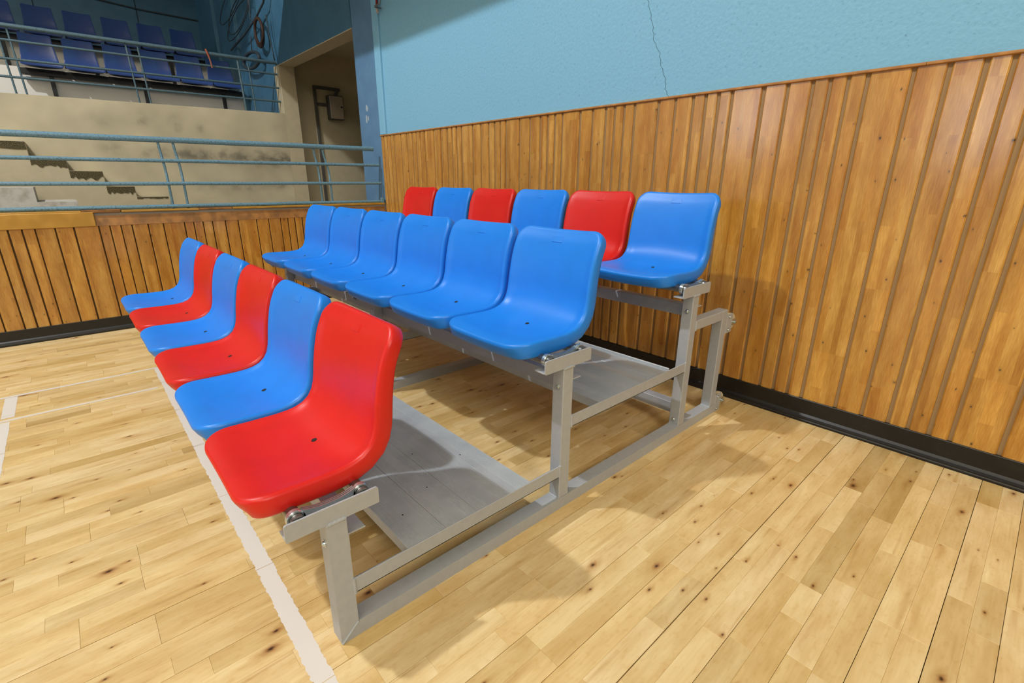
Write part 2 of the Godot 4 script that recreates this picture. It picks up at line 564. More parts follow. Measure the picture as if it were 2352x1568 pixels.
# ---------------------------------------------------------------- the hall
func build_shell() -> void:
	var H := 8.0
	var X0 := -14.0
	var X1 := 10.45
	var Z0 := -16.0
	# ceiling, and the two added fill panels hung below it
	var c := structure(base("ceiling"))
	slab("ceiling_slab", Vector3(X0, H, Z0), Vector3(X1 + 0.3, H + 0.25, 5.3), M.ceiling, c, 0.0)
	for p in [[-8.5, -2.4], [-2.5, -5.5]]:
		var panel := base("fill_panel", Vector3(p[0], 7.62, p[1]))
		tag(panel, "added tilted fill panel over the end of the court" if p[1] > -4.0 else "added fill panel over the middle of the court", "fill light")
		if p[1] > -4.0:
			panel.look_at_from_position(Vector3(-8.53, 6.58, -2.41), Vector3(-1.0, 0.0, -0.9))
			panel.rotate_object_local(Vector3.RIGHT, PI / 2)
			panel.rotate_object_local(Vector3.UP, PI / 2)
			panel.scale = Vector3(3.0 / 6.0, 0.6, 2.8 / 5.0)
		var st := new_st()
		box(st, Vector3(-3.0, 0.0, -2.5), Vector3(3.0, 0.05, 2.5), 0.0)
		put("diffuser", st, M.lamp_glass, panel)
		st = new_st()
		for s in [-1, 1]:
			box(st, Vector3(-3.08, -0.02, s * 2.54 - 0.04), Vector3(3.08, 0.38, s * 2.54 + 0.04), 0.005)
			box(st, Vector3(s * 3.04 - 0.04, -0.02, -2.5), Vector3(s * 3.04 + 0.04, 0.38, 2.5), 0.005)
		put("frame", st, M.ceiling, panel)
	# the panelled side wall above its panels, up to the ceiling
	var w := structure(base("wall_right"), "light blue plaster wall over the wooden panels")
	slab("plaster", Vector3(X0, 0.0, WZ + 0.02), Vector3(UX, H, WZ + 0.3), M.blue_wall, w, 0.0)
	slab("corner_bead", Vector3(3.745, 1.577, WZ - 0.002), Vector3(UX + 0.006, H, WZ + 0.03), M.blue_wall, w, 0.004)
	# pillar at its end, the lintel over the passage and the stand's side wall
	var p2 := structure(base("wall_pillar"), "blue pillar between panelled wall and passage")
	slab("pillar_face", Vector3(UX, 0.0, WZ + 0.012), Vector3(4.313, H, WZ + 0.3), M.blue_shaded, p2, 0.004)
	var w2 := structure(base("wall_passage"), "blue wall over the passage opening")
	slab("lintel", Vector3(4.313, 2.608, WZ + 0.004), Vector3(CX, H, WZ + 0.2), M.blue_stand_shaded, w2, 0.003)
	slab("lintel_soffit", Vector3(4.313, 2.6, WZ + 0.006), Vector3(CX, 2.61, WZ + 0.2), M.cream_plain, w2, 0.0)
	slab("stand_side", Vector3(CX + 0.012, 1.9, WZ + 0.004), Vector3(X1 + 0.3, H, WZ + 0.2), M.blue_stand_shaded, w2, 0.0)
	for q in [[9.25, 10.2], [8.1, 8.45]]:
		slab("pilaster", Vector3(q[0], 1.9, WZ - 0.045), Vector3(q[1], H, WZ + 0.01), M.blue_stand_shaded, w2, 0.004)
	# far wall of the stand, the two walls behind the camera
	var wl := structure(base("wall_left"), "blue wall behind the upper stand")
	slab("plaster", Vector3(X1, 0.0, Z0), Vector3(X1 + 0.3, H, WZ + 0.2), M.blue_stand_shaded, wl, 0.0)
	for z in [-2.6, -1.3, 0.02, 1.34]:
		slab("panel_joint", Vector3(X1 - 0.004, 2.4, z), Vector3(X1 + 0.01, H, z + 0.014), M.crack, wl, 0.0)
	var wb := structure(base("wall_back"), "wall behind the camera")
	slab("plaster", Vector3(X0 - 0.3, 0.0, Z0), Vector3(X0, H, WZ + 0.3), M.blue_wall, wb, 0.0)
	var wf := structure(base("wall_front"), "long wall across the court")
	slab("plaster", Vector3(X0 - 0.3, 0.0, Z0 - 0.3), Vector3(X1 + 0.3, H, Z0), M.blue_wall, wf, 0.0)
	var n := 1
	for q in [[8.0, 3.6, 2.4, 2.6], [1.3, 3.1, 1.8, 2.6]]:
		var win := structure(base("window_%d" % n), "bright window in the long wall across the court")
		n += 1
		slab("pane", Vector3(q[0] - q[2] / 2, q[1] - q[3] / 2, Z0), Vector3(q[0] + q[2] / 2, q[1] + q[3] / 2, Z0 + 0.05), M.window_glass, win, 0.0)
		for s in [-1, 1]:
			slab("frame", Vector3(q[0] + s * q[2] / 2 - 0.05, q[1] - q[3] / 2 - 0.06, Z0), Vector3(q[0] + s * q[2] / 2 + 0.05, q[1] + q[3] / 2 + 0.06, Z0 + 0.1), M.ceiling, win)
			slab("frame", Vector3(q[0] - q[2] / 2, q[1] + s * q[3] / 2 - 0.05, Z0), Vector3(q[0] + q[2] / 2, q[1] + s * q[3] / 2 + 0.05, Z0 + 0.1), M.ceiling, win)
	# unseen slabs added overhead to shade the stand and the upper blue wall
	var g := structure(base("ceiling_shade_slab"), "unseen slab added overhead for shade")
	slab("stand_shade_slab", Vector3(5.7, 4.7, Z0), Vector3(X1, 4.95, WZ + 0.004), M.ceiling, g, 0.0)
	slab("side_shade_slab", Vector3(-14.0, 3.25, WZ - 1.0), Vector3(5.9, 3.45, WZ + 0.004), M.ceiling, g, 0.0)

# ---------------------------------------------------------------- floor
func plank(st: SurfaceTool, x0: float, x1: float, z0: float, z1: float, y: float, col: Color) -> void:
	var b := 0.0006
	var row := rng.randi_range(0, 15)
	var u0 := rng.randf()
	var v0 := (row + 0.03) / 16.0
	var v1 := (row + 0.97) / 16.0
	var u1 := u0 + (z1 - z0) / 2.0
	if rng.randf() < 0.5:
		var s := v0
		v0 = v1
		v1 = s
	var T := [Vector3(x0 + b, y, z0 + b), Vector3(x1 - b, y, z0 + b), Vector3(x1 - b, y, z1 - b), Vector3(x0 + b, y, z1 - b)]
	var Bq := [Vector3(x0, y - b, z0), Vector3(x1, y - b, z0), Vector3(x1, y - b, z1), Vector3(x0, y - b, z1)]
	var D := [Vector3(x0, y - 0.006, z0), Vector3(x1, y - 0.006, z0), Vector3(x1, y - 0.006, z1), Vector3(x0, y - 0.006, z1)]
	var uv := [Vector2(u0, v0), Vector2(u0, v1), Vector2(u1, v1), Vector2(u1, v0)]
	poly(st, T, Vector3.UP, col, uv)
	var ns := [Vector3(0, 0, -1), Vector3(1, 0, 0), Vector3(0, 0, 1), Vector3(-1, 0, 0)]
	for i in 4:
		var j := (i + 1) % 4
		poly(st, [T[i], T[j], Bq[j], Bq[i]], (ns[i] + Vector3.UP).normalized(), col, [uv[i], uv[j], uv[j], uv[i]])
		poly(st, [Bq[i], Bq[j], D[j], D[i]], ns[i], col, [uv[i], uv[j], uv[j], uv[i]])

func seen_size(p: Vector3, a: float) -> float:
	var d := p - cam_at
	var z := d.dot(cam_f)
	if z < 0.05:
		return 0.0
	var x := d.dot(cam_r) / z * 1110.9
	var y := d.dot(cam_u) / z * 1110.9
	if absf(x) > 1290 or absf(y) > 900:
		return 0.0
	return a * absf(d.y) / (z * z * z)

func build_floor() -> void:
	var f := structure(base("floor"), "pale birch strip floor with weathered white court lines")
	slab("subfloor", Vector3(-14.3, -0.3, -16.3), Vector3(10.7, -0.0055, 5.3), M.subfloor, f, 0.0)
	var st := new_st()
	var e := -0.0005
	box(st, Vector3(-14, -0.006, -16), Vector3(UX, e, -3.2), 0.0)
	box(st, Vector3(-14, -0.006, -3.2), Vector3(-3.2, e, WZ + 0.02), 0.0)
	put("floor_field", st, M.far_floor, f)
	# boards 0.121 wide, each of two strips; a wider joint after every fourth board
	var all := []
	var n := 0
	var x := -3.1955
	while x < UX - 0.005:
		var wide := posmod(n - 2, 4) == 0
		var gap := (0.0026 if n % 8 == 6 else 0.0017) if wide else (0.0013 if rng.randf() < 0.7 else 0.0007)
		var x0 := x + gap
		var x1 := minf(x + 0.121, UX)
		var xm := (x0 + x1) * 0.5
		var joint := -3.2 - rng.randf() * 1.2
		var zb := -3.2
		while zb < WZ - 0.02:
			joint = zb + rng.randf_range(0.9, 1.9)
			var zend := minf(joint, WZ - 0.012)
			if WZ - zend < 0.12:
				zend = WZ - 0.012
			var btone := rng.randf_range(-0.05, 0.05)
			for k in 2:
				var z := zb + (0.0004 if zb > -3.1 else 0.0)
				while z < zend - 0.001:
					var z2 := z + rng.randf_range(0.22, 0.68)
					if zend - z2 < 0.14:
						z2 = zend
					var t := 0.97 + btone + rng.randf_range(-0.15, 0.12)
					if rng.randf() < 0.12:
						t -= 0.14
					var hue := rng.randf_range(-0.05, 0.04)
					var dk := minf(t - 1.0, 0.0)
					var col := Color(t, t * (0.99 + hue * 0.5 + dk * 0.25), t * (0.96 + hue * 1.8 + dk * 0.9))
					var a0 := x0 if k == 0 else xm + 0.0001
					var a1 := xm - 0.0001 if k == 0 else x1
					all.append([a0, a1, z, z2, col, seen_size(Vector3((a0 + a1) / 2, 0, (z + z2) / 2), (a1 - a0) * (z2 - z))])
					z = z2 + 0.0002
			zb = zend
		x += 0.121
		n += 1
	all.sort_custom(func(p, q): return p[5] > q[5])
	var rest := new_st()
	for i in all.size():
		var q: Array = all[i]
		if i < 300 and q[5] > 0.0:
			var one := new_st()
			plank(one, q[0], q[1], q[2], q[3], 0.0, q[4])
			put("plank", one, M.maple, f)
		else:
			plank(rest, q[0], q[1], q[2], q[3], 0.0, q[4])
	var r := put("plank_field", rest, M.maple, f)
	r.set_meta("kind", "stuff")
	# painted lines with ragged edges
	line(f, Vector3(-3.0, 0, -0.088), Vector3(2.655, 0, -0.055), 0.047, 0.0042, "sideline")
	line(f, Vector3(2.66, 0, -2.6), Vector3(2.66, 0, -0.05), 0.022, 0.0015, "thin_line")
	line(f, Vector3(2.283, 0, -2.6), Vector3(2.283, 0, -0.105), 0.020, 0.0015, "thin_line")
	line(f, Vector3(0.9, 0, -0.735), Vector3(2.26, 0, -0.735), 0.050, 0.003, "short_line")
	line(f, Vector3(2.32, 0, -0.722), Vector3(2.645, 0, -0.722), 0.050, 0.002, "short_line")

func line(parent: Node3D, a: Vector3, b: Vector3, w: float, ragged: float, called: String) -> void:
	var st := new_st()
	var d := (b - a).normalized()
	var s := d.cross(Vector3.UP)
	var n := int((b - a).length() / 0.007)
	var y := Vector3(0, 0.0006, 0)
	var lp := []
	var rp := []
	var drift := 0.0
	for i in n + 1:
		var c := a.lerp(b, float(i) / n)
		drift = clampf(drift * 0.9 + rng.randf_range(-0.2, 0.2) * ragged, -ragged * 0.6, ragged * 0.6)
		lp.append(c - s * (w / 2 + drift + rng.randf_range(-1, 1) * ragged * 0.6) + y)
		rp.append(c + s * (w / 2 - drift + rng.randf_range(-1, 1) * ragged * 0.45) + y)
	for i in n:
		# the paint is cracked through where it crosses a wide board joint
		if absf(d.x) > 0.5 and absf(fposmod(lp[i].x + 0.555 + 0.242, 0.484) - 0.242) < 0.006:
			poly(st, [lp[i], lp[i].lerp(lp[i + 1], 0.7), rp[i].lerp(rp[i + 1], 0.75), rp[i]], Vector3.UP)
			continue
		poly(st, [lp[i], lp[i + 1], rp[i + 1], rp[i]], Vector3.UP)
	put(called, st, M.court_paint, parent)

# ---------------------------------------------------------------- the panelled wall
func upright_board(parent: Node3D, called: String, a0: float, a1: float, y0: float, y1: float, face: float, along_x: bool, thick: float, bright: float) -> void:
	# a board with eased edges; along_x: in the plane z = face, else in the plane x = face
	var st := new_st()
	var b := 0.0042 if along_x else 0.0025
	var t := 1.0 + rng.randf_range(-0.10, 0.08)
	var col := Color(t * bright, t * bright * (1.0 + rng.randf_range(-0.03, 0.02)), t * bright * (0.98 + rng.randf_range(-0.07, 0.06)))
	var u0 := rng.randf()
	var v0 := rng.randf()
	var pt := func(a: float, y: float, d: float) -> Vector3: return Vector3(a, y, face + d) if along_x else Vector3(face + d, y, a)
	var nv := func(n: Vector3) -> Vector3: return n if along_x else Vector3(n.z, n.y, n.x)
	var uvf := func(a: float, y: float) -> Vector2: return Vector2(u0 + (a - a0) / 0.8, v0 + y / 1.6)
	poly(st, [pt.call(a0 + b, y0, 0.0), pt.call(a1 - b, y0, 0.0), pt.call(a1 - b, y1, 0.0), pt.call(a0 + b, y1, 0.0)], nv.call(Vector3(0, 0, -1)), col, [uvf.call(a0, y0), uvf.call(a1, y0), uvf.call(a1, y1), uvf.call(a0, y1)])
	var paler := col * (1.55 if along_x else 1.0)  # edge highlight painted in: paler bevels and sides on the panelled wall's boards
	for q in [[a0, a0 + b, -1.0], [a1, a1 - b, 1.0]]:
		poly(st, [pt.call(q[1], y0, 0.0), pt.call(q[0], y0, b), pt.call(q[0], y1, b), pt.call(q[1], y1, 0.0)], nv.call(Vector3(q[2], 0, -1).normalized()), paler, [uvf.call(q[1], y0), uvf.call(q[0], y0), uvf.call(q[0], y1), uvf.call(q[1], y1)])
		poly(st, [pt.call(q[0], y0, b), pt.call(q[0], y0, thick), pt.call(q[0], y1, thick), pt.call(q[0], y1, b)], nv.call(Vector3(q[2], 0, 0)), paler, [uvf.call(q[0], y0), uvf.call(q[0] + 0.003, y0), uvf.call(q[0] + 0.003, y1), uvf.call(q[0], y1)])
	for e in [[y0, -1.0], [y1, 1.0]]:
		poly(st, [pt.call(a0, e[0], b), pt.call(a0 + b, e[0], 0.0), pt.call(a1 - b, e[0], 0.0), pt.call(a1, e[0], b), pt.call(a1, e[0], thick), pt.call(a0, e[0], thick)], Vector3(0, e[1], 0), col)
	put(called, st, M.panel, parent)

func build_panel_wall() -> void:
	var w := structure(base("trim_1"), "varnished wooden board panelling along the blue wall")
	var g := [3.796, 3.729, 3.658, 3.593, 3.457, 3.347, 3.251, 3.182, 3.111, 3.038, 2.888, 2.779, 2.685, 2.615, 2.549, 2.48, 2.332, 2.228, 2.13, 2.06, 1.994, 1.931, 1.783, 1.675, 1.573, 1.503, 1.436, 1.369, 1.218, 1.117, 1.017, 0.95, 0.883, 0.811, 0.656, 0.554, 0.452, 0.383, 0.316, 0.247, 0.098, -0.008, -0.11, -0.178, -0.245, -0.313, -0.463, -0.57, -0.671, -0.743, -0.815, -0.885, -1.035, -1.135]
	var x: float = g[-1]
	var pat := [0.10, 0.07, 0.07, 0.07, 0.15, 0.105]
	for i in 20:
		x -= pat[i % 6]
		g.append(x)
	var left := UX - 0.004
	for i in g.size():
		var gw := 0.0155 + rng.randf_range(-0.002, 0.002)
		upright_board(w, "panel_board", float(g[i]) + gw / 2, left, 0.112, 1.567, WZ, true, 0.018, 1.0)
		left = float(g[i]) - gw / 2
	slab("backing", Vector3(x - 0.01, 0.1, WZ + 0.0080), Vector3(UX, 1.57, WZ + 0.022), M.groove, w, 0.0)
	slab("end_board", Vector3(-14, 0.1, WZ), Vector3(x - 0.01, 1.567, WZ + 0.02), M.trim_wood, w, 0.003)
	var cuts := [UX, 0.622, -0.499, -2.4, -14.0]
	for i in 4:
		var st := new_st()
		extrude(st, [Vector2(0.02, 1.564), Vector2(-0.006, 1.564), Vector2(-0.009, 1.567), Vector2(-0.009, 1.572), Vector2(-0.004, 1.577), Vector2(0.02, 1.578)], Vector3.RIGHT, Vector3(0, 0, 1), Vector3.UP, cuts[i + 1] + 0.0015, cuts[i], true)
		for j in 1:
			var o := put("cap_moulding", st, M.trim_wood, w)
			o.position.z = WZ
	var bb := structure(base("baseboard_right"), "black baseboard under the wooden panels")
	var st2 := new_st()
	extrude(st2, [Vector2(0.01, 0.115), Vector2(-0.004, 0.115), Vector2(-0.006, 0.112), Vector2(-0.006, 0.040), Vector2(-0.009, 0.036), Vector2(-0.014, 0.030), Vector2(-0.0165, 0.020), Vector2(-0.0165, 0.014), Vector2(-0.019, 0.010), Vector2(-0.019, 0.0005), Vector2(0.01, 0.0005)], Vector3.RIGHT, Vector3(0, 0, 1), Vector3.UP, -14.0, UX, true)
	put("skirting", st2, M.baseboard, bb, Vector3(0, 0, WZ))

# ---------------------------------------------------------------- the low end wall
func build_end_wall() -> void:
	var w := structure(base("trim_2"), "low end wall clad in dark-jointed wooden boards")
	slab("wall_core", Vector3(UX + 0.02, 0.0, -16), Vector3(UX + 0.26, 0.90, WZ + 0.012), M.concrete, w, 0.0)
	slab("backing", Vector3(UX + 0.013, 0.1, -16), Vector3(UX + 0.021, 0.85, WZ), M.dark_groove, w, 0.0)
	var g := [-0.677, -0.61, -0.539, -0.473, -0.368, -0.265, -0.122, -0.057, 0.01, 0.078, 0.181, 0.281, 0.426, 0.492, 0.559, 0.628, 0.726, 0.827, 0.975, 1.078, 1.18, 1.245, 1.308, 1.375, 1.48, 1.58, 1.73, 1.80, 1.87, 1.94, 2.04, 2.14]
	var pat := [0.10, 0.15, 0.105, 0.07, 0.07, 0.07]
	var z: float = g[0]
	for i in 14:
		z -= pat[i % 6]
		g.push_front(z)
	for i in g.size():
		var gw := 0.008 + rng.randf_range(-0.002, 0.002)
		var nxt: float = g[i + 1] - gw / 2 if i + 1 < g.size() else WZ - 0.002
		upright_board(w, "panel_board", float(g[i]) + gw / 2, nxt, 0.104, 0.812, UX, false, 0.016, 0.97)
	slab("end_board", Vector3(UX, 0.1, -16), Vector3(UX + 0.02, 0.812, z), M.trim_wood, w, 0.003)
	var bb := structure(base("baseboard_left"), "black baseboard under the low end wall")
	var st := new_st()
	extrude(st, [Vector2(0.01, 0.107), Vector2(-0.004, 0.107), Vector2(-0.006, 0.104), Vector2(-0.006, 0.036), Vector2(-0.014, 0.028), Vector2(-0.018, 0.012), Vector2(-0.018, 0.0005), Vector2(0.01, 0.0005)], Vector3(0, 0, 1), Vector3.RIGHT, Vector3.UP, -16.0, WZ - 0.02, true)
	put("skirting", st, M.baseboard, bb, Vector3(UX, 0, 0))
	# ledge boards along its top
	slab("ledge_board", Vector3(UX - 0.012, 0.804, -16), Vector3(UX + 0.02, 0.906, -0.135), M.ledge_yellow, w, 0.004)
	var st2 := new_st()
	extrude(st2, [Vector2(-0.004, 0.806), Vector2(0.028, 0.905), Vector2(0.05, 0.905), Vector2(0.05, 0.806)], Vector3(0, 0, 1), Vector3.RIGHT, Vector3.UP, -0.135, WZ - 0.002, true)
	put("ledge_board", st2, M.ledge_brown, w, Vector3(UX, 0, 0))
	slab("ledge_top", Vector3(UX + 0.0, 0.9, -16), Vector3(UX + 0.27, 0.917, -0.20), M.ledge_yellow, w, 0.003)
	slab("ledge_top", Vector3(UX + 0.008, 0.9, -0.20), Vector3(UX + 0.27, 0.922, 0.03), M.ledge_brown, w, 0.003)
	slab("ledge_top", Vector3(UX + 0.006, 0.9, 0.035), Vector3(UX + 0.27, 0.914, 0.55), M.ledge_yellow, w, 0.003)
	slab("ledge_top", Vector3(UX + 0.012, 0.9, 0.555), Vector3(UX + 0.27, 0.915, 0.80), M.ledge_brown, w, 0.003)
	slab("ledge_top", Vector3(UX + 0.006, 0.9, 0.805), Vector3(UX + 0.27, 0.917, 1.46), M.ledge_yellow, w, 0.003)
	slab("ledge_top", Vector3(UX + 0.010, 0.9, 1.465), Vector3(UX + 0.27, 0.920, WZ), M.ledge_yellow, w, 0.003)

# ---------------------------------------------------------------- the upper stand behind
func build_upper_stand() -> void:
	var s := structure(base("wall_stand"), "stained cream parapet wall under the upper stand")
	# cream wall, its texture laid out over 4 m x 2 m
	var st := new_st()
	var z0 := -1.5
	var z1 := WZ + 0.2
	var uv := func(z: float, y: float) -> Vector2: return Vector2((z + 1.5) / 4.0, 1.0 - y / 2.0)
	var top0 := 1.955
	var top1 := 2.012
	poly(st, [Vector3(CX, 0, z0), Vector3(CX, 0, WZ), Vector3(CX, top1, WZ), Vector3(CX, top0, z0)], Vector3(-1, 0, 0), Color.WHITE, [uv.call(z0, 0.0), uv.call(WZ, 0.0), uv.call(WZ, top1), uv.call(z0, top0)])
	poly(st, [Vector3(CX, top0, z0), Vector3(CX, top1, WZ), Vector3(CX + 0.2, top1, WZ), Vector3(CX + 0.2, top0, z0)], Vector3.UP, Color.WHITE, [uv.call(z0, 1.9), uv.call(z1, 1.9), uv.call(z1, 1.8), uv.call(z0, 1.8)])
	put("parapet", st, M.cream, s)
	slab("parapet_end", Vector3(CX, 0.0, WZ), Vector3(CX + 0.2, 2.608, WZ + 0.206), M.cream_plain, s, 0.004)
	slab("parapet_far", Vector3(CX, 0.0, -16), Vector3(CX + 0.2, 1.955, z0), M.cream_plain, s, 0.0)
	slab("parapet_core", Vector3(CX + 0.01, 0.0, z0), Vector3(CX + 0.2, 1.95, WZ), M.concrete, s, 0.0)
	# stepped floors of the stand
	var f := structure(base("floor_stand"), "concrete steps of the upper stand")
	slab("walkway", Vector3(CX + 0.2, 1.75, -16), Vector3(8.20, 1.95, WZ + 0.004), M.concrete, f, 0.0)
	slab("riser", Vector3(8.20, 1.75, -16), Vector3(9.15, 2.47, WZ + 0.004), M.whitewash, f, 0.006)
	slab("riser", Vector3(9.15, 1.75, -16), Vector3(10.45, 2.95, WZ + 0.004), M.whitewash, f, 0.006)
	slab("lower_walkway", Vector3(UX + 0.26, 0.30, -16), Vector3(CX + 0.01, 0.42, WZ + 0.2), M.concrete, f, 0.0)
	# railing on the parapet
	var r := base("stand_railing", Vector3(6.62, 1.98, 0))
	tag(r, "pale blue tube railing on the cream parapet of the upper stand", "railing")
	st = new_st()
	tube(st, [Vector3(0, 0.595, -3.5), Vector3(0, 0.655, 2.28)], 0.022, 10)
	put("top_rail", st, M.rail_shaded, r)
	var hs := [[0.47, 0.52], [0.29, 0.355], [0.125, 0.185]]
	for h in hs:
		st = new_st()
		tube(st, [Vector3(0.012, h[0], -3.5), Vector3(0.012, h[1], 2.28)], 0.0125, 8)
		put("rail", st, M.rail_shaded, r)
	for z in [-0.40, -0.32, 0.645, 0.755, 1.80, 1.92, -1.5, -1.42]:
		var rr := 0.014 if z == 1.80 else 0.009
		st = new_st()
		tube(st, [Vector3(0.012, -0.01, z), Vector3(0.012, 0.62, z - 0.02)], rr, 8)
		put("upright", st, M.rail_shaded, r)
	# two rows of dark blue bucket seats on black benches
	var kit := stand_seat_kit()
	var words := ["first", "second", "third", "fourth", "fifth", "sixth", "seventh"]
	for row in 2:
		var bx := [8.22, 9.13]
		var by := [2.475, 3.0]
		var zs := []
		if row == 0:
			zs = [1.935, 1.53, 1.12, 0.71, 0.30, -0.11]
		else:
			zs = [1.70, 1.28, 0.855, 0.43, 0.01, -0.42]
		for i in zs.size():
			var o := base("bucket_seat", Vector3(bx[row], by[row], zs[i]))
			put("shell", kit[0], M.stand_seat, o)
			if (row == 0 and i in [1, 3, 5]) or (row == 1 and i in [0, 2, 4]):
				put("number_plate", kit[1], M.orange, o).set_meta("label", "small orange plate on the backrest")
			tag(o, "dark blue bucket seat, %s from the passage in the upper stand's %s row" % [words[i], "front" if row == 0 else "back"], "stadium seat", "bucket seats of the upper stand")
		var fl: float = [1.952, 2.472][row]
		var b := base("seat_bench", Vector3(bx[row], fl, 0))
		var bt: float = by[row] - fl
		var zr: float = zs[0] + 0.22
		var zl: float = zs[-1] - 0.22
		st = new_st()
		box(st, Vector3(-0.22, bt - 0.105, zl), Vector3(-0.10, bt - 0.037, zr), 0.004)
		put("bench_beam", st, M.black_steel, b)
		for z in ([1.90, 0.92, -0.05] if row == 0 else [1.45, 0.5, -0.42]):
			st = new_st()
			box(st, Vector3(-0.19, 0.0, z - 0.022), Vector3(-0.145, bt - 0.10, z + 0.022), 0.003)
			put("leg", st, M.black_steel, b)
		tag(b, "black steel bench frame carrying the %s row of dark blue bucket seats" % ("front" if row == 0 else "back"), "bench frame")

func stand_seat_kit() -> Array:
	var P := [Vector2(-0.425, -0.035), Vector2(-0.43, 0.0), Vector2(-0.405, 0.028), Vector2(-0.33, 0.034), Vector2(-0.2, 0.022), Vector2(-0.10, 0.02), Vector2(-0.045, 0.05), Vector2(-0.022, 0.12), Vector2(-0.005, 0.24), Vector2(0.02, 0.37), Vector2(0.028, 0.40)]
	var me := shell(P, 0.198, 0.158, 0.03, 0.022, 0.014, 0.012, 0.018, 0.0, 0.004, 26, 12)
	# turned so that the seat looks along -x
	var st := new_st()
	st.append_from(me, 0, Transform3D(Basis(Vector3(0, 0, 1), Vector3.UP, Vector3(1, 0, 0)) , Vector3.ZERO))
	st = new_st()
	var mt := MeshDataTool.new()
	mt.create_from_surface(me, 0)
	for i in mt.get_face_count():
		for k in [0, 2, 1]:
			var v := mt.get_face_vertex(i, k)
			var p := mt.get_vertex(v)
			var nn := mt.get_vertex_normal(v)
			st.set_normal(Vector3(nn.z, nn.y, nn.x))
			st.add_vertex(Vector3(p.z, p.y, p.x))
	var plate := new_st()
	box(plate, Vector3(-0.012, 0.325, -0.055), Vector3(0.006, 0.355, 0.045), 0.001, Transform3D(Basis(Vector3(0, 0, 1), -0.13), Vector3(0.028, 0.005, 0)))
	return [st.commit(), plate.commit()]

# ---------------------------------------------------------------- railing on the low end wall
func build_lower_railing() -> void:
	var r := base("tube_railing", Vector3(UX + 0.03, 0.915, 0))
	tag(r, "weathered pale blue tube railing standing on the low panelled end wall", "railing")
	var lean := func(y: float) -> float: return 0.0 if y < 0.2 else (y - 0.2) * 0.10
	var rails := [[0.515, 0.530, 0.0215, "top_rail", 2.19], [0.360, 0.374, 0.0140, "rail", 2.232], [0.190, 0.198, 0.0140, "rail", 2.238], [0.020, 0.016, 0.0150, "rail", 2.243]]
	for q in rails:
		var st := new_st()
		var y: float = q[0]
		var pts := []
		for i in 15:
			var z := lerpf(-3.6, q[4], i / 14.0)
			pts.append(Vector3(lean.call(y) + sin(i * 1.9) * 0.0012, lerpf(y, float(q[1]), clampf((z + 0.6) / 2.8, 0, 1)) + sin(i * 2.7) * 0.0012, z))
		tube(st, pts, q[2], 14)
		put(q[3], st, M.rail_paint, r)
	for q in [[0.378, 0.366], [0.482, 0.466], [1.605, 1.585], [1.705, 1.668], [-1.06, -1.07], [-0.96, -0.97]]:
		var st := new_st()
		var pts := []
		for i in 9:
			var t := i / 8.0
			var y := lerpf(-0.005, 0.515, t)
			pts.append(Vector3(lean.call(y) + 0.014, y, lerpf(q[0], q[1], smoothstep(0.55, 1.0, t))))
		tube(st, pts, 0.0095, 10)
		put("upright", st, M.rail_paint, r)
	var st2 := new_st()
	box(st2, Vector3(-0.02, 0.0, 2.222), Vector3(0.03, 0.055, 2.25), 0.003)
	put("end_foot", st2, M.rail_paint, r)

# ---------------------------------------------------------------- passage beside the stand
func build_tunnel() -> void:
	var t := structure(base("wall_tunnel"), "dim cream inner wall of the passage")
	slab("inner_wall", Vector3(6.75, 0.0, WZ + 0.2), Vector3(6.95, 3.3, 5.0), M.cream_plain, t, 0.0)
	slab("near_wall", Vector3(4.10, 0.0, WZ + 0.3), Vector3(4.313, 3.3, 5.0), M.cream_plain, t, 0.0)
	slab("end_wall", Vector3(4.10, 0.0, 5.0), Vector3(6.95, 3.3, 5.2), M.cream_plain, t, 0.0)
	slab("passage_ceiling", Vector3(4.10, 2.86, WZ + 0.2), Vector3(6.95, 3.0, 5.2), M.cream_plain, t, 0.0)
	slab("passage_floor", Vector3(4.10, 0.30, WZ + 0.004), Vector3(6.95, 0.42, 5.2), M.concrete, t, 0.0)
	var b := base("meter_box", Vector3(6.75, 2.0, 3.05))
	tag(b, "small grey enamel electric box on the passage wall", "electric box")
	var st := new_st()
	box(st, Vector3(-0.11, 0.0, -0.107), Vector3(0.0, 0.325, 0.107), 0.004)
	put("case", st, M.trunking, b)
	st = new_st()
	box(st, Vector3(-0.122, 0.012, -0.098), Vector3(-0.108, 0.315, 0.098), 0.003)
	put("door", st, M.enamel, b)
	st = new_st()
	box(st, Vector3(-0.128, 0.165, 0.062), Vector3(-0.12, 0.185, 0.085), 0.002)
	put("lock", st, M.hole, b)
	var c := base("cable_duct", Vector3(6.75, 0.42, 2.78))
	tag(c, "grey cable duct bent over the electric box on the passage wall", "cable duct")
	st = new_st()
	box(st, Vector3(-0.035, 0.0, -0.019), Vector3(0.0, 2.02, 0.019), 0.003)
	put("upright_duct", st, M.trunking, c)
	st = new_st()
	box(st, Vector3(-0.035, 1.98, 0.019), Vector3(0.0, 2.02, 0.38), 0.003)
	put("cross_duct", st, M.trunking, c)
	st = new_st()
	box(st, Vector3(-0.03, 1.76, 0.028), Vector3(0.0, 1.80, 0.165), 0.003)
	put("branch_duct", st, M.trunking, c)
	st = new_st()
	tube(st, [Vector3(-0.05, 1.97, 0.32), Vector3(-0.06, 1.93, 0.30), Vector3(-0.06, 1.90, 0.29)], 0.022, 8)
	put("elbow", st, M.trunking, c)

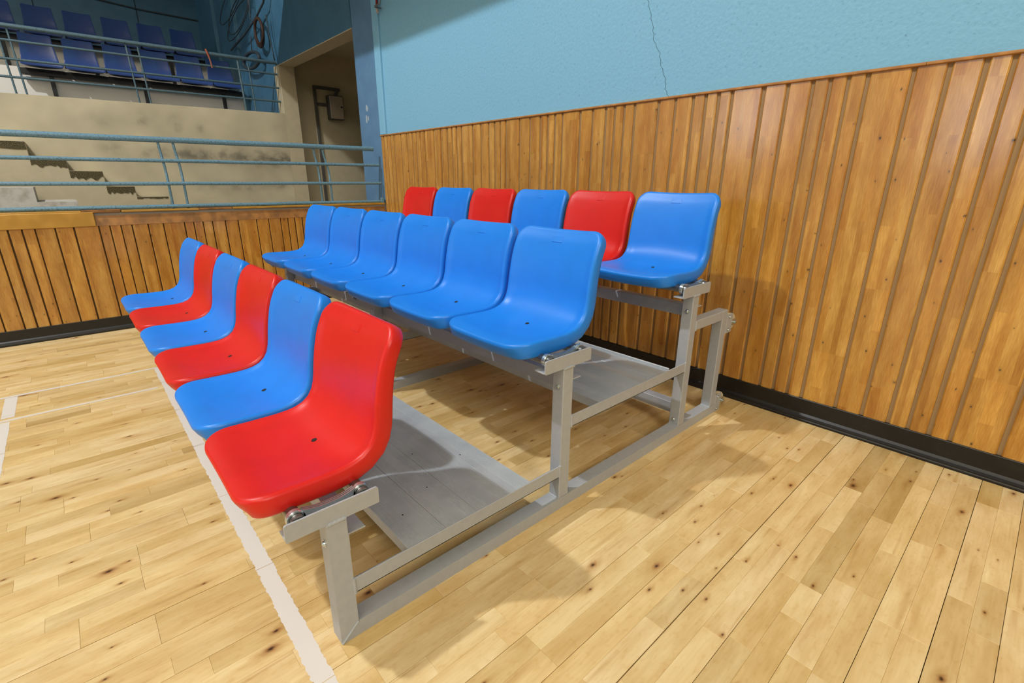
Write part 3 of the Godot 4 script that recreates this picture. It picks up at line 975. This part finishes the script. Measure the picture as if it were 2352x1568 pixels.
# ---------------------------------------------------------------- the bleacher
func build_bleacher() -> void:
	var b := base("bleacher")
	tag(b, "light grey steel bleacher frame of three tiers with ribbed aluminium footboards", "bleacher")
	for k in 3:
		frame(b, [0.0, 1.355, 2.70][k], k)
	# angle beams behind the posts, and the tubes the seats are clamped to
	for i in 3:
		var top: float = [0.315, 0.500, 0.617][i]
		var z: float = ROWZ[i] + 0.0505
		var st := new_st()
		extrude(st, [Vector2(0, top - 0.052), Vector2(0.004, top - 0.052), Vector2(0.004, top - 0.004), Vector2(0.046, top - 0.004), Vector2(0.048, top - 0.002), Vector2(0.046, top), Vector2(0.001, top), Vector2(0, top - 0.001)], Vector3.RIGHT, Vector3(0, 0, 1), Vector3.UP, 0.008, 2.742, true)
		put("angle_beam", st, M.steel_paint, b, Vector3(0, 0, z))
		for dz in [-0.055, 0.102]:
			st = new_st()
			tube(st, [Vector3(0.0065, 0, 0), Vector3(2.745, 0, 0)], 0.0165, 16)
			put("seat_tube", st, M.galv, b, Vector3(0, ROWY[i] + 0.036, ROWZ[i] + dz))
	var st3 := new_st()
	box(st3, Vector3(0.052, 0.076, 1.6915), Vector3(2.70, 0.129, 1.6955), 0.001)
	box(st3, Vector3(0.052, 0.125, 1.6945), Vector3(2.70, 0.129, 1.745), 0.001)
	put("angle_beam", st3, M.steel_paint, b)
	# footboards: extruded planks with ribbed bands
	footboard(b, 0.180, [[0.209, 0.335, "RRFFr"], [0.336, 0.4500, "rFR"], [0.451, 0.583, "RFR"], [0.584, 0.677, "FRR"]], false)
	footboard(b, 0.363, [[1.030, 1.150, "rFr"], [1.151, 1.270, "rFr"], [1.271, 1.390, "rFr"], [1.391, 1.503, "rFf"]], true)

func footboard(b: Node3D, y: float, planks: Array, lip: bool) -> void:
	var f := base("footboard", Vector3.ZERO, b)
	for p in planks:
		var z0: float = p[0]
		var z1: float = p[1]
		var w := z1 - z0
		var spec: String = p[2]
		var prof := [Vector2(z0, y - 0.034), Vector2(z0, y - 0.0012), Vector2(z0 + 0.0012, y)]
		var seg := (w - 0.003) / spec.length()
		var z := z0 + 0.0015
		for ch in spec:
			if ch == "F" or ch == "f":
				prof.append(Vector2(z, y - 0.0006))
				prof.append(Vector2(z + seg, y - 0.0006))
			else:
				var n := int(seg / 0.0045)
				for i in n:
					var a := z + seg * i / n
					var s := seg / n
					prof.append(Vector2(a + s * 0.10, y))
					prof.append(Vector2(a + s * 0.50, y))
					prof.append(Vector2(a + s * 0.62, y - 0.0013))
					prof.append(Vector2(a + s * 0.96, y - 0.0013))
			z += seg
		prof.append(Vector2(z1 - 0.001, y - 0.0004))
		prof.append(Vector2(z1, y - 0.0014))
		prof.append(Vector2(z1, y - 0.034))
		var st := new_st()
		extrude(st, prof, Vector3.RIGHT, Vector3(0, 0, 1), Vector3.UP, 0.0055, 2.744, true)
		put("plank", st, M.alu, f)
	if lip:
		slab("back_lip", Vector3(0.0055, y - 0.03, 1.504), Vector3(2.744, y + 0.010, 1.512), M.alu, f, 0.001)
	else:
		var st2 := new_st()
		for q in [[0.42, 0.47], [0.30, 0.60], [0.21, 0.40], [0.14, 0.27]]:
			lathe(st2, [Vector2(0.0024, 0), Vector2(0.0022, 0.0008), Vector2(0.0001, 0.001)], 8, Transform3D(Basis(), Vector3(q[0], y, q[1])))
		put("rivet", st2, M.hole, f)

func frame(b: Node3D, x: float, k: int) -> void:
	var rail := func(called: String, z0: float, z1: float, y0: float, y1: float) -> Node3D:
		var st := new_st()
		box(st, Vector3(x, y0, z0), Vector3(x + 0.05, y1, z1), 0.0028)
		return put(called, st, M.steel_paint, b)
	# base rail, mitred to the front post
	var st := new_st()
	extrude(st, [Vector2(0.0015, 0.0), Vector2(0.05, 0.046), Vector2(2.008, 0.046), Vector2(2.008, 0.0)], Vector3.RIGHT, Vector3(0, 0, 1), Vector3.UP, x, x + 0.05, true)
	put("base_rail", st, M.steel_paint, b)
	var tops := [0.372, 0.554, 0.675, 0.553]
	var zs := [0.0, 0.818, 1.641, 1.952]
	for i in 4:
		var p: Node3D
		if i == 0:
			st = new_st()
			extrude(st, [Vector2(0.0, 0.0008), Vector2(0.0, tops[0]), Vector2(0.05, tops[0]), Vector2(0.05, 0.0468)], Vector3.RIGHT, Vector3(0, 0, 1), Vector3.UP, x, x + 0.05, true)
			p = put("post", st, M.steel_paint, b)
			st = new_st()
			tube(st, [Vector3(x - 0.0003, 0.002, 0.002), Vector3(x - 0.0003, 0.046, 0.0495)], 0.0035, 8)
			put("weld_bead", st, M.steel_paint, p)
		else:
			p = rail.call("post", zs[i], zs[i] + 0.05, 0.0455, tops[i])
		if i < 3:
			bolt(p, Vector3(x + 0.023, [0.306, 0.482, 0.601][i], zs[i] - 0.0002), Vector3(0, 0, -1), 0.0075)
			if i == 2:
				bolt(p, Vector3(x + 0.025, 0.075, zs[i] - 0.0002), Vector3(0, 0, -1), 0.0075)
			bracket(b, x, k, i)
	var c: Node3D
	for q in [[0.0495, 0.8185, 0.182], [0.8675, 1.6415, 0.366]]:
		# an angle: upright leg on the outside, flange under the footboard
		var top: float = q[2] if k != 1 else q[2] - 0.040
		var o := 0.0 if k != 2 else 0.045
		st = new_st()
		box(st, Vector3(x + o, top - 0.046, q[0]), Vector3(x + o + 0.005, top, q[1]), 0.0012)
		box(st, Vector3(x, top - 0.046, q[0]), Vector3(x + 0.05, top - 0.0415, q[1]), 0.001)
		c = put("cross_rail", st, M.steel_paint, b)
		weld(c, Vector3(x + 0.001, top - 0.046, q[0] + 0.001), Vector3(x + 0.001, top + 0.001, q[0] + 0.001))
		weld(c, Vector3(x + 0.001, top - 0.045, q[1] - 0.0015), Vector3(x + 0.001, top + 0.001, q[1] - 0.0015))
	c = rail.call("cross_rail", 1.6905, 1.9525, 0.507, 0.5525)
	weld(c, Vector3(x + 0.0005, 0.507, 1.692), Vector3(x + 0.0005, 0.553, 1.692))
	# welds where the posts meet the base rail, seen on their front faces
	for i in [1, 2, 3]:
		st = new_st()
		tube(st, [Vector3(x + 0.002, 0.0465, zs[i] - 0.0008), Vector3(x + 0.048, 0.0465, zs[i] - 0.0008)], 0.0036, 8)
		put("weld_bead", st, M.steel_paint, c)
	# two rollers on the rear post
	for y in [0.475, 0.045]:
		var r := base("roller", Vector3(x + 0.025, y, 2.0025), b)
		st = new_st()
		box(st, Vector3(-0.024, -0.048, 0.0), Vector3(0.026, 0.052, 0.006), 0.001)
		box(st, Vector3(-0.025, -0.046, 0.004), Vector3(-0.0205, 0.050, 0.062), 0.001)
		box(st, Vector3(0.0205, -0.046, 0.004), Vector3(0.025, 0.050, 0.062), 0.001)
		put("roller_bracket", st, M.steel_paint, r)
		st = new_st()
		lathe(st, [Vector2(0.008, -0.014), Vector2(0.037, -0.014), Vector2(0.0405, -0.010), Vector2(0.0415, 0.0), Vector2(0.0405, 0.010), Vector2(0.037, 0.014), Vector2(0.008, 0.014)], 28, Transform3D(Basis(Vector3(0, 1, 0), Vector3(1, 0, 0), Vector3(0, 0, -1)), Vector3(0, 0.0, 0.082)))
		put("wheel", st, M.rubber, r)
		st = new_st()
		tube(st, [Vector3(-0.036, 0.0, 0.082), Vector3(0.034, 0.0, 0.082)], 0.0065, 8)
		box(st, Vector3(-0.026, -0.016, 0.055), Vector3(-0.0215, 0.016, 0.105), 0.001)
		box(st, Vector3(0.0215, -0.016, 0.055), Vector3(0.026, 0.016, 0.105), 0.001)
		put("axle", st, M.zinc, r)
		for dy in [-0.030, 0.036]:
			bolt(r, Vector3(-0.0252, dy, 0.026), Vector3(-1, 0, 0), 0.0062)

func weld(p: Node3D, a: Vector3, c: Vector3) -> void:
	var st := new_st()
	var pts := []
	for i in 9:
		pts.append(a.lerp(c, i / 8.0) + Vector3(sin(i * 2.1) * 0.0004, 0, cos(i * 1.7) * 0.0006))
	tube(st, pts, 0.0052, 8)
	put("weld_bead", st, M.steel_paint, p)

func bracket(b: Node3D, x: float, k: int, i: int) -> void:
	# an angle on top of the post that holds the ends of the two seat tubes
	var y: float = ROWY[i]
	var z0: float = ROWZ[i] - 0.089
	var z1: float = ROWZ[i] + 0.137
	var g := base("seat_bracket", Vector3(0, 0, 0), b)
	var sides := [0] if k == 0 else ([1] if k == 2 else [0, 1])
	for s in sides:
		var st := new_st()
		if s == 0:
			rounded_plate(st, x - 0.0008, x + 0.0045, y, y + 0.0460, z0, z1)
			box(st, Vector3(x + 0.004, y, z0 + 0.001), Vector3(x + 0.049, y + 0.005, z1 - 0.001), 0.001)
		else:
			rounded_plate(st, x + 0.0455, x + 0.0508, y, y + 0.0460, z0, z1)
			box(st, Vector3(x + 0.001, y, z0 + 0.001), Vector3(x + 0.046, y + 0.005, z1 - 0.001), 0.001)
		put("angle_plate", st, M.steel_paint, g)
	var st2 := new_st()
	var pts := []
	for n in 16:
		pts.append(Vector3(x - 0.0002 + sin(n * 2.3) * 0.0008, y - 0.0005 + cos(n * 1.9) * 0.0010, ROWZ[i] + 0.001 + 0.0032 * n))
	tube(st2, pts, 0.0056, 8)
	put("weld_bead", st2, M.steel_paint, g)
	if k != 1:
		# zinc strap with an eye round each tube
		var xs := x + 0.026 if k == 0 else x + 0.026
		var yc := y + 0.036
		st2 = new_st()
		for dz in [-0.055, 0.102]:
			lathe(st2, [Vector2(0.0172, -0.0075), Vector2(0.0212, -0.0075), Vector2(0.0222, -0.005), Vector2(0.0222, 0.005), Vector2(0.0212, 0.0075), Vector2(0.0172, 0.0075)], 20, Transform3D(Basis(Vector3(0, 1, 0), Vector3(1, 0, 0), Vector3(0, 0, -1)), Vector3(xs, yc, ROWZ[i] + dz)))
		var zc: float = ROWZ[i] + 0.0235
		for w in [[-0.0075, -0.0045], [-0.0015, 0.0015], [0.0045, 0.0075]]:
			var prof := []
			for n in 13:
				var t := n / 12.0
				prof.append(Vector2(zc - 0.062 + 0.124 * t, yc + 0.009 + 0.010 * pow(absf(t * 2 - 1), 2.5)))
			for n in 13:
				var t := 1.0 - n / 12.0
				prof.append(Vector2(zc - 0.062 + 0.124 * t, yc - 0.006 - 0.008 * pow(absf(t * 2 - 1), 2.5)))
			extrude(st2, prof, Vector3.RIGHT, Vector3(0, 0, 1), Vector3.UP, xs + float(w[0]), xs + float(w[1]), true)
		box(st2, Vector3(xs - 0.007, yc - 0.004, zc - 0.06), Vector3(xs + 0.007, yc + 0.002, zc + 0.06), 0.001)
		put("tube_strap", st2, M.zinc, g)

func rounded_plate(st: SurfaceTool, x0: float, x1: float, y0: float, y1: float, z0: float, z1: float) -> void:
	var r := 0.006
	var prof := []
	for q in [[z1 - r, y1 - r, 0.0], [z0 + r, y1 - r, 90.0], [z0 + r * 0.6, y0 + r * 0.6, 180.0], [z1 - r * 0.6, y0 + r * 0.6, 270.0]]:
		var rr := r if q[2] < 100.0 else r * 0.6
		for n in 5:
			var an := deg_to_rad(float(q[2]) + 22.5 * n)
			prof.append(Vector2(q[0] + cos(an) * rr, q[1] + sin(an) * rr))
	extrude(st, prof, Vector3.RIGHT, Vector3(0, 0, 1), Vector3.UP, x0, x1, true)

# ---------------------------------------------------------------- the plastic seats
func shell(P: Array, w0: float, w1: float, rf: float, rt: float, d0: float, d1: float, bowl: float, step: float, R: float, NS: int, NT: int) -> ArrayMesh:
	# a thick rounded shell: profile P (z, y) from the front lip to the top of the back, half widths w0..w1, corner radii rf (front) and rt (top),
	# thickness d0..d1, middle sunk by bowl, a raised rim of height step along the sides, edges rounded by R
	var cur := Curve2D.new()
	cur.bake_interval = 0.004
	for i in P.size():
		var a: Vector2 = P[maxi(i - 1, 0)]
		var c: Vector2 = P[mini(i + 1, P.size() - 1)]
		var t := (c - a) / 6.0
		var back: float = minf(1.0, (P[i] - a).length() / maxf(t.length() * 3.0, 1e-5))
		var fore: float = minf(1.0, (c - P[i]).length() / maxf(t.length() * 3.0, 1e-5))
		cur.add_point(P[i], -t * back, t * fore)
	var L := cur.get_baked_length()
	var bend := 0.0
	for i in 100:
		var pa: Vector2 = cur.sample_baked(L * i / 100.0, true)
		var pb: Vector2 = cur.sample_baked(L * (i + 1) / 100.0, true)
		if pb.y - pa.y < pb.x - pa.x:
			bend = L * (i + 0.5) / 100.0
	var at := func(s: float) -> Vector2: return cur.sample_baked(clampf(s, 0, L), true)
	var nrm := func(s: float) -> Vector2:
		var d: Vector2 = (cur.sample_baked(clampf(s + 0.008, 0, L), true) - cur.sample_baked(clampf(s - 0.008, 0, L), true)).normalized()
		return Vector2(-d.y, d.x)
	var full := func(s: float) -> float: return lerpf(w0, w1, smoothstep(0.25, 1.0, s / L))
	var half := func(s: float, ins: float) -> float:
		var h: float = full.call(s) - ins
		var d := maxf(s - ins, 0.0)
		var r := maxf(rf - ins, 0.003)
		if d < r:
			h -= r - sqrt(maxf(r * r - (r - d) * (r - d), 0.0))
		d = maxf(L - ins - s, 0.0)
		r = maxf(rt - ins, 0.003)
		if d < r:
			h -= r - sqrt(maxf(r * r - (r - d) * (r - d), 0.0))
		return h
	var feat := func(s: float, x: float) -> float:
		var w: float = full.call(s)
		var q := x / w
		var f := -bowl * (1.0 - q * q) * lerpf(0.7, 1.0, smoothstep(0.02, 0.16, s))
		var rim := 1.0 - smoothstep(0.010, 0.042, w - absf(x))
		f += 0.014 * (1.0 - q * q) * exp(-pow((s - bend) / 0.05, 2.0))
		f -= step * (1.0 - rim) * smoothstep(0.04, 0.13, s) * (1.0 - smoothstep(L - 0.12, L - 0.02, s))
		return f
	var place := func(a: float, t: float, ins: float, depth: float) -> Vector3:
		var b := a - 0.85 * sin(TAU * a) / TAU
		var s := lerpf(ins, L - ins, b)
		var x: float = half.call(s, ins) * t
		var sR := lerpf(R, L - R, b)
		var f: float = feat.call(sR, half.call(sR, R) * t)
		var D := lerpf(d0, d1, smoothstep(0.3, 0.95, s / L))
		var c: Vector2 = at.call(s)
		var n: Vector2 = nrm.call(s)
		c += n * (f - depth * (D if depth > 0.0 and depth <= 1.0 else 1.0) if depth >= 0.0 else f + depth)
		return Vector3(x, c.y, c.x)
	# depth: negative = metres below the surface; 0..1 = share of the thickness
	var V := PackedVector3Array()
	var I := PackedInt32Array()
	var grid := func(ins: float, depth: float) -> int:
		var o := V.size()
		for i in NS + 1:
			for j in NT + 1:
				var tt := j * 2.0 / NT - 1.0
				tt = sin(tt * PI / 2.0) * 0.45 + tt * 0.55
				V.append(place.call(float(i) / NS, tt, ins, depth))
		return o
	var g0: int = grid.call(R, 0.0)
	for i in NS:
		for j in NT:
			var p := g0 + i * (NT + 1) + j
			I.append_array([p, p + NT + 1, p + 1, p + 1, p + NT + 1, p + NT + 2])
	var rim_of := func(o: int) -> Array:
		var l := []
		for j in NT:
			l.append(o + j)
		for i in NS:
			l.append(o + i * (NT + 1) + NT)
		for j in NT:
			l.append(o + NS * (NT + 1) + NT - j)
		for i in NS:
			l.append(o + (NS - i) * (NT + 1))
		return l
	var loops := [rim_of.call(g0)]
	var par := []
	for id in loops[0]:
		var k: int = id - g0
		var tt := (k % (NT + 1)) * 2.0 / NT - 1.0
		tt = sin(tt * PI / 2.0) * 0.45 + tt * 0.55
		par.append([float(k / (NT + 1)) / NS, tt])
	for lay in [[R * 0.62, -R * 0.08], [R * 0.3, -R * 0.29], [R * 0.08, -R * 0.62], [0.0, -R], [0.0, 0.55], [0.003, 0.9], [0.007, 1.0]]:
		var l := []
		for q in par:
			l.append(V.size())
			V.append(place.call(q[0], q[1], lay[0], lay[1]))
		loops.append(l)
	var g1: int = grid.call(0.012, 1.0)
	loops.append(rim_of.call(g1))
	for i in NS:
		for j in NT:
			var p := g1 + i * (NT + 1) + j
			I.append_array([p, p + 1, p + NT + 1, p + 1, p + NT + 2, p + NT + 1])
	for n in range(loops.size() - 1):
		var A: Array = loops[n]
		var Bq: Array = loops[n + 1]
		for k in A.size():
			var k2 := (k + 1) % A.size()
			I.append_array([A[k], A[k2], Bq[k], A[k2], Bq[k2], Bq[k]])
	var st := new_st()
	for i in I:
		st.set_smooth_group(0)
		st.add_vertex(V[i])
	st.index()
	st.generate_normals()
	var me := st.commit()
	return me

func build_seats() -> void:
	# base of a seat: underside of its skirt
	var P := [Vector2(-0.162, 0.033), Vector2(-0.148, 0.0395), Vector2(-0.125, 0.044), Vector2(-0.09, 0.0455), Vector2(-0.02, 0.044), Vector2(0.05, 0.0435), Vector2(0.088, 0.046), Vector2(0.118, 0.0525), Vector2(0.143, 0.067), Vector2(0.160, 0.092), Vector2(0.169, 0.125), Vector2(0.176, 0.175), Vector2(0.186, 0.230), Vector2(0.199, 0.280), Vector2(0.218, 0.325), Vector2(0.236, 0.355), Vector2(0.246, 0.374)]
	var me := shell(P, 0.216, 0.2125, 0.085, 0.055, 0.055, 0.043, 0.015, 0.006, 0.012, 46, 28)
	var mt := MeshDataTool.new()
	mt.create_from_surface(me, 0)
	# the point of the sitting surface on the middle line nearest to a given one, with its normal
	var spot := func(y: float, z: float) -> Transform3D:
		var best := 0
		for i in mt.get_vertex_count():
			var v := mt.get_vertex(i)
			if absf(v.x) < 0.002 and Vector2(v.y - y, v.z - z).length() < Vector2(mt.get_vertex(best).y - y, mt.get_vertex(best).z - z).length() + (0.0 if absf(mt.get_vertex(best).x) < 0.002 else 9.0):
				best = i
		var n := mt.get_vertex_normal(best)
		if n.dot(Vector3(0, 1, -1)) < 0.0:
			n = -n
		return Transform3D(Basis(Vector3.RIGHT, n, Vector3.RIGHT.cross(n)), mt.get_vertex(best))
	var ht: Transform3D = spot.call(0.026, 0.080)
	var hole := new_st()
	lathe(hole, [Vector2(0.0001, 0.0012), Vector2(0.0066, 0.0012), Vector2(0.0072, 0.0015), Vector2(0.0079, 0.0011), Vector2(0.0081, -0.002)], 20, ht)
	var hole_me := hole.commit()
	# faint moulded rectangle near the top of the back
	var tt: Transform3D = spot.call(0.335, 0.222)
	var tagst := new_st()
	box(tagst, Vector3(-0.026, -0.004, -0.0115), Vector3(0.026, 0.0015, 0.0115), 0.0010, tt)
	var tag_me := tagst.commit()
	# clamps under the seat
	var cl := new_st()
	for x in [-0.135, 0.135]:
		var prof := [Vector2(-0.085, -0.004), Vector2(-0.045, 0.012), Vector2(0.08, 0.012), Vector2(0.125, -0.004), Vector2(0.12, -0.010), Vector2(0.078, 0.006), Vector2(-0.043, 0.006), Vector2(-0.08, -0.010)]
		extrude(cl, prof, Vector3.RIGHT, Vector3(0, 0, 1), Vector3.UP, x - 0.011, x + 0.011, true)
		for z in [-0.055, 0.102]:
			lathe(cl, [Vector2(0.0172, -0.011), Vector2(0.0202, -0.011), Vector2(0.0202, 0.011), Vector2(0.0172, 0.011)], 14, Transform3D(Basis(Vector3(0, 1, 0), Vector3(1, 0, 0), Vector3(0, 0, -1)), Vector3(x, -0.0165, z)))
	var cl_me := cl.commit()
	var ribs := new_st()
	for i in 9:
		box(ribs, Vector3(-0.19, -0.006, -0.11 + i * 0.026), Vector3(0.19, 0.006, -0.104 + i * 0.026), 0.001)
	var rib_me := ribs.commit()
	var words := ["nearest the camera", "second from the near end", "third from the near end", "third from the far end", "second from the far end", "at the far end"]
	var rows := ["front", "middle", "back"]
	for i in 3:
		for k in 6:
			var red := (k % 2 == 0) if i == 0 else ((k % 2 == 1) if i == 2 else false)
			var o := base("plastic_seat", Vector3(0.2665 + 0.4535 * k, ROWY[i] + 0.054, ROWZ[i]))
			var w: String = words[k]
			if k == 0 and i > 0:
				w = "at the near end"
			tag(o, "%s plastic seat %s in the %s row of the bleacher" % ["red" if red else "blue", w, rows[i]], "seat", "moulded seats of the %s row" % rows[i])
			put("seat_shell", me, M.red if red else M.blue, o)
			put("drain_hole", hole_me, M.hole, o).set_meta("label", "small dark drain hole")
			put("moulded_mark", tag_me, M.red if red else M.blue, o)
			put("mounting_clamp", cl_me, M.galv, o)
			put("underside_ribs", rib_me, M.red if red else M.blue, o)

# ---------------------------------------------------------------- small things
func loop(c: Vector3, a: Vector3, b: Vector3, n := 24, turns := 1.0) -> Array:
	var pts := []
	for i in int(n * turns) + 1:
		var an := TAU * i / n
		pts.append(c + a * cos(an) + b * sin(an) + Vector3(0, 0, -0.004 * i / n))
	return pts

func build_small_things() -> void:
	# broken concrete steps in front of the cream wall
	var xs := [[6.15, CX - 0.001, [[-3.0, -0.437, 1.495], [-0.437, -0.160, 1.345], [-0.160, 0.116, 1.222], [0.116, 0.367, 1.066], [0.367, 0.669, 0.952], [0.669, 0.95, 0.83]]], [5.25, 5.9, [[-3.0, -0.452, 1.066], [-0.452, -0.175, 0.940], [-0.175, 0.10, 0.80]]]]
	for n in 2:
		var o := base("concrete_steps")
		tag(o, "crumbling concrete steps against the stained cream wall, edges broken away" if n == 0 else "lower whitewashed concrete steps just behind the end wall railing", "steps")
		for q in xs[n][2]:
			var st := new_st()
			box(st, Vector3(xs[n][0], 0.42, q[0]), Vector3(xs[n][1], q[2], q[1]), 0.0)
			put("step", st, M.white_plaster if n == 1 else M.cream_plain, o)
			if n == 0 and q[2] > 0.9:
				# the plaster has fallen off along the upper edge: a ragged band of bare concrete
				var st2 := new_st()
				var prof := [Vector2(maxf(q[0], -1.6), q[2] - 0.004), Vector2(q[1] - 0.003, q[2] - 0.004)]
				var m := 14
				for i in m + 1:
					var z := lerpf(q[1] - 0.003, maxf(q[0], -1.6), float(i) / m)
					var dep := 0.075 + rng.randf_range(-0.022, 0.022)
					if q[0] > 0.3:
						dep = 0.018 + rng.randf_range(-0.008, 0.01)
					prof.append(Vector2(z, q[2] - dep))
				extrude(st2, prof, Vector3.RIGHT, Vector3(0, 0, 1), Vector3.UP, xs[n][0] - 0.006, xs[n][0] + 0.02, true)
				put("bare_concrete", st2, M.raw_concrete, o)
	# cables hung on the stand's side wall
	var z := WZ - 0.085
	var st := new_st()
	tube(st, loop(Vector3(7.36, 2.765, z), Vector3(0.37, 0.01, 0), Vector3(0.02, 0.10, 0), 28, 3.0), 0.020, 8)
	tag(put("cable_coil", st, M.cable), "thick black cable ring hung low on the blue stand side wall", "cable")
	st = new_st()
	for d in [0.0, 0.03, -0.03]:
		tube(st, loop(Vector3(6.86 + d, 3.03, z + d * 0.3), Vector3(0.16, -0.01, 0), Vector3(0.03, 0.16 + d * 0.5, 0), 24, 2.0), 0.016, 8)
	tag(put("cable_coil", st, M.cable_brown), "brown rope coil hanging on the blue stand side wall", "cable")
	st = new_st()
	for q in [[7.75, 3.33, 0.62, 0.13], [7.70, 3.40, 0.55, 0.16], [7.9, 3.62, 0.75, 0.14]]:
		tube(st, loop(Vector3(q[0], q[1], z), Vector3(q[2], -q[2] * 0.18, 0), Vector3(0.05, q[3], 0), 26, 1.0), 0.0065, 6)
	tube(st, [Vector3(6.99, 4.2, z), Vector3(7.10, 3.43, z), Vector3(7.18, 3.25, z), Vector3(7.05, 3.18, z), Vector3(6.9, 3.2, z)], 0.008, 6)
	tube(st, [Vector3(8.3, 3.05, z), Vector3(7.5, 3.12, z), Vector3(6.95, 3.20, z), Vector3(6.55, 3.30, z), Vector3(6.4, 3.45, z)], 0.014, 6)
	tag(put("cable_tangle", st, M.cable), "loose grey cable loops high on the blue stand side wall", "cable")
	st = new_st()
	tube(st, [Vector3(6.60, 3.18, z + 0.03), Vector3(6.58, 2.95, z + 0.03), Vector3(6.50, 2.64, z + 0.03)], 0.008, 6)
	tube(st, [Vector3(7.25, 3.05, z), Vector3(7.3, 2.87, z)], 0.008, 6)
	tag(put("hanging_wire", st, M.cable), "thin dark wire running down beside the passage lintel", "cable")
	st = new_st()
	tube(st, [Vector3(10.43, 3.99, -1.2), Vector3(10.43, 3.935, 0.68), Vector3(10.43, 3.89, 1.4), Vector3(10.43, 3.885, WZ)], 0.012, 6)
	tag(put("wall_cable", st, M.cable), "thin cable strung across the wall behind the upper stand", "cable")
	# tape knotted on the stand railing
	var kn := base("knotted_tape", Vector3(6.59, 2.50, 1.435))
	tag(kn, "faded orange tape knotted round the upper stand railing", "tape")
	st = new_st()
	tube(st, [Vector3(0, 0.165, -0.01), Vector3(-0.012, 0.12, 0.0), Vector3(-0.008, 0.08, 0.012)], 0.012, 8)
	put("knot", st, mat(Color(0.58, 0.30, 0.21), 0.7), kn)
	st = new_st()
	tube(st, [Vector3(-0.01, 0.08, 0.012), Vector3(-0.012, 0.03, 0.02), Vector3(-0.004, -0.035, 0.03)], 0.009, 8)
	put("loose_end", st, mat(Color(0.58, 0.36, 0.27), 0.7), kn)
	# tap on the panelled wall near the ceiling of the picture
	var tp := base("wall_hook", Vector3(3.70, 2.63, WZ + 0.018))
	tag(tp, "small metal hook with red and white cord ends high on the wall beside the pillar", "hook")
	st = new_st()
	tube(st, [Vector3(0, 0.02, 0), Vector3(0, 0.02, -0.06), Vector3(-0.03, 0.015, -0.075), Vector3(-0.11, 0.02, -0.07), Vector3(-0.125, 0.05, -0.07)], 0.007, 8)
	put("hook", st, M.galv, tp)
	st = new_st()
	tube(st, [Vector3(0.02, 0.03, -0.03), Vector3(0.005, -0.01, -0.035), Vector3(0.0, -0.02, -0.035)], 0.012, 8)
	put("cord_end", st, mat(Color(0.75, 0.70, 0.66), 0.7), tp)
	st = new_st()
	tube(st, [Vector3(0.015, 0.14, -0.03), Vector3(0.012, 0.09, -0.03), Vector3(0.018, 0.04, -0.03)], 0.011, 8)
	put("red_cord", st, mat(Color(0.45, 0.08, 0.07), 0.7), tp)
	# scuffs on the pillar and a crack in the plaster, kept as thin wear on those walls
	var pil := get_node("wall_pillar")
	for q in [[4.13, 1.85, 0.03, 0.03], [4.15, 1.75, 0.022, 0.035], [4.11, 1.755, 0.018, 0.03]]:
		st = new_st()
		var ring := []
		for i in 9:
			var an := TAU * i / 9
			ring.append(Vector3(q[0] + cos(an) * q[2] * rng.randf_range(0.6, 1.2), q[1] + sin(an) * q[3] * rng.randf_range(0.7, 1.3), WZ + 0.0113))
		poly(st, ring, Vector3(0, 0, -1))
		put("scuff", st, M.scuff, pil)
	st = new_st()
	var pr := [[0.80, 2.09], [0.775, 2.02], [0.745, 1.93], [0.735, 1.87], [0.69, 1.80], [0.675, 1.74], [0.64, 1.67], [0.635, 1.62], [0.612, 1.58]]
	for i in range(pr.size() - 1):
		var a := Vector2(pr[i][0], pr[i][1])
		var b := Vector2(pr[i + 1][0], pr[i + 1][1])
		for j in 4:
			var p := a.lerp(b, j / 4.0) + Vector2(sin((i * 4 + j) * 2.3) * 0.004, 0)
			var q := a.lerp(b, (j + 1) / 4.0) + Vector2(sin((i * 4 + j + 1) * 2.3) * 0.004, 0)
			var w := 0.0011
			poly(st, [Vector3(p.x - w, p.y, WZ + 0.0195), Vector3(p.x + w, p.y, WZ + 0.0195), Vector3(q.x + w, q.y, WZ + 0.0195), Vector3(q.x - w, q.y, WZ + 0.0195)], Vector3(0, 0, -1))
	put("crack", st, M.crack, get_node("wall_right"))
	# the floodlight itself, above and behind the picture
	var fl := base("floodlight", Vector3(3.0, 6.97, -2.75))
	tag(fl, "round floodlight hanging over the court", "lamp")
	st = new_st()
	lathe(st, [Vector2(0.23, -0.02), Vector2(0.24, 0.0), Vector2(0.18, 0.16), Vector2(0.09, 0.24), Vector2(0.08, 0.40), Vector2(0.001, 0.42)], 24)
	put("reflector", st, M.black_steel, fl)
	st = new_st()
	lathe(st, [Vector2(0.0001, -0.002), Vector2(0.14, 0.0), Vector2(0.15, 0.004)], 24)
	put("lens", st, M.lamp_glass, fl)
	st = new_st()
	tube(st, [Vector3(0, 0.4, 0), Vector3(0, 1.04, 0)], 0.012, 8)
	put("hanger", st, M.black_steel, fl)
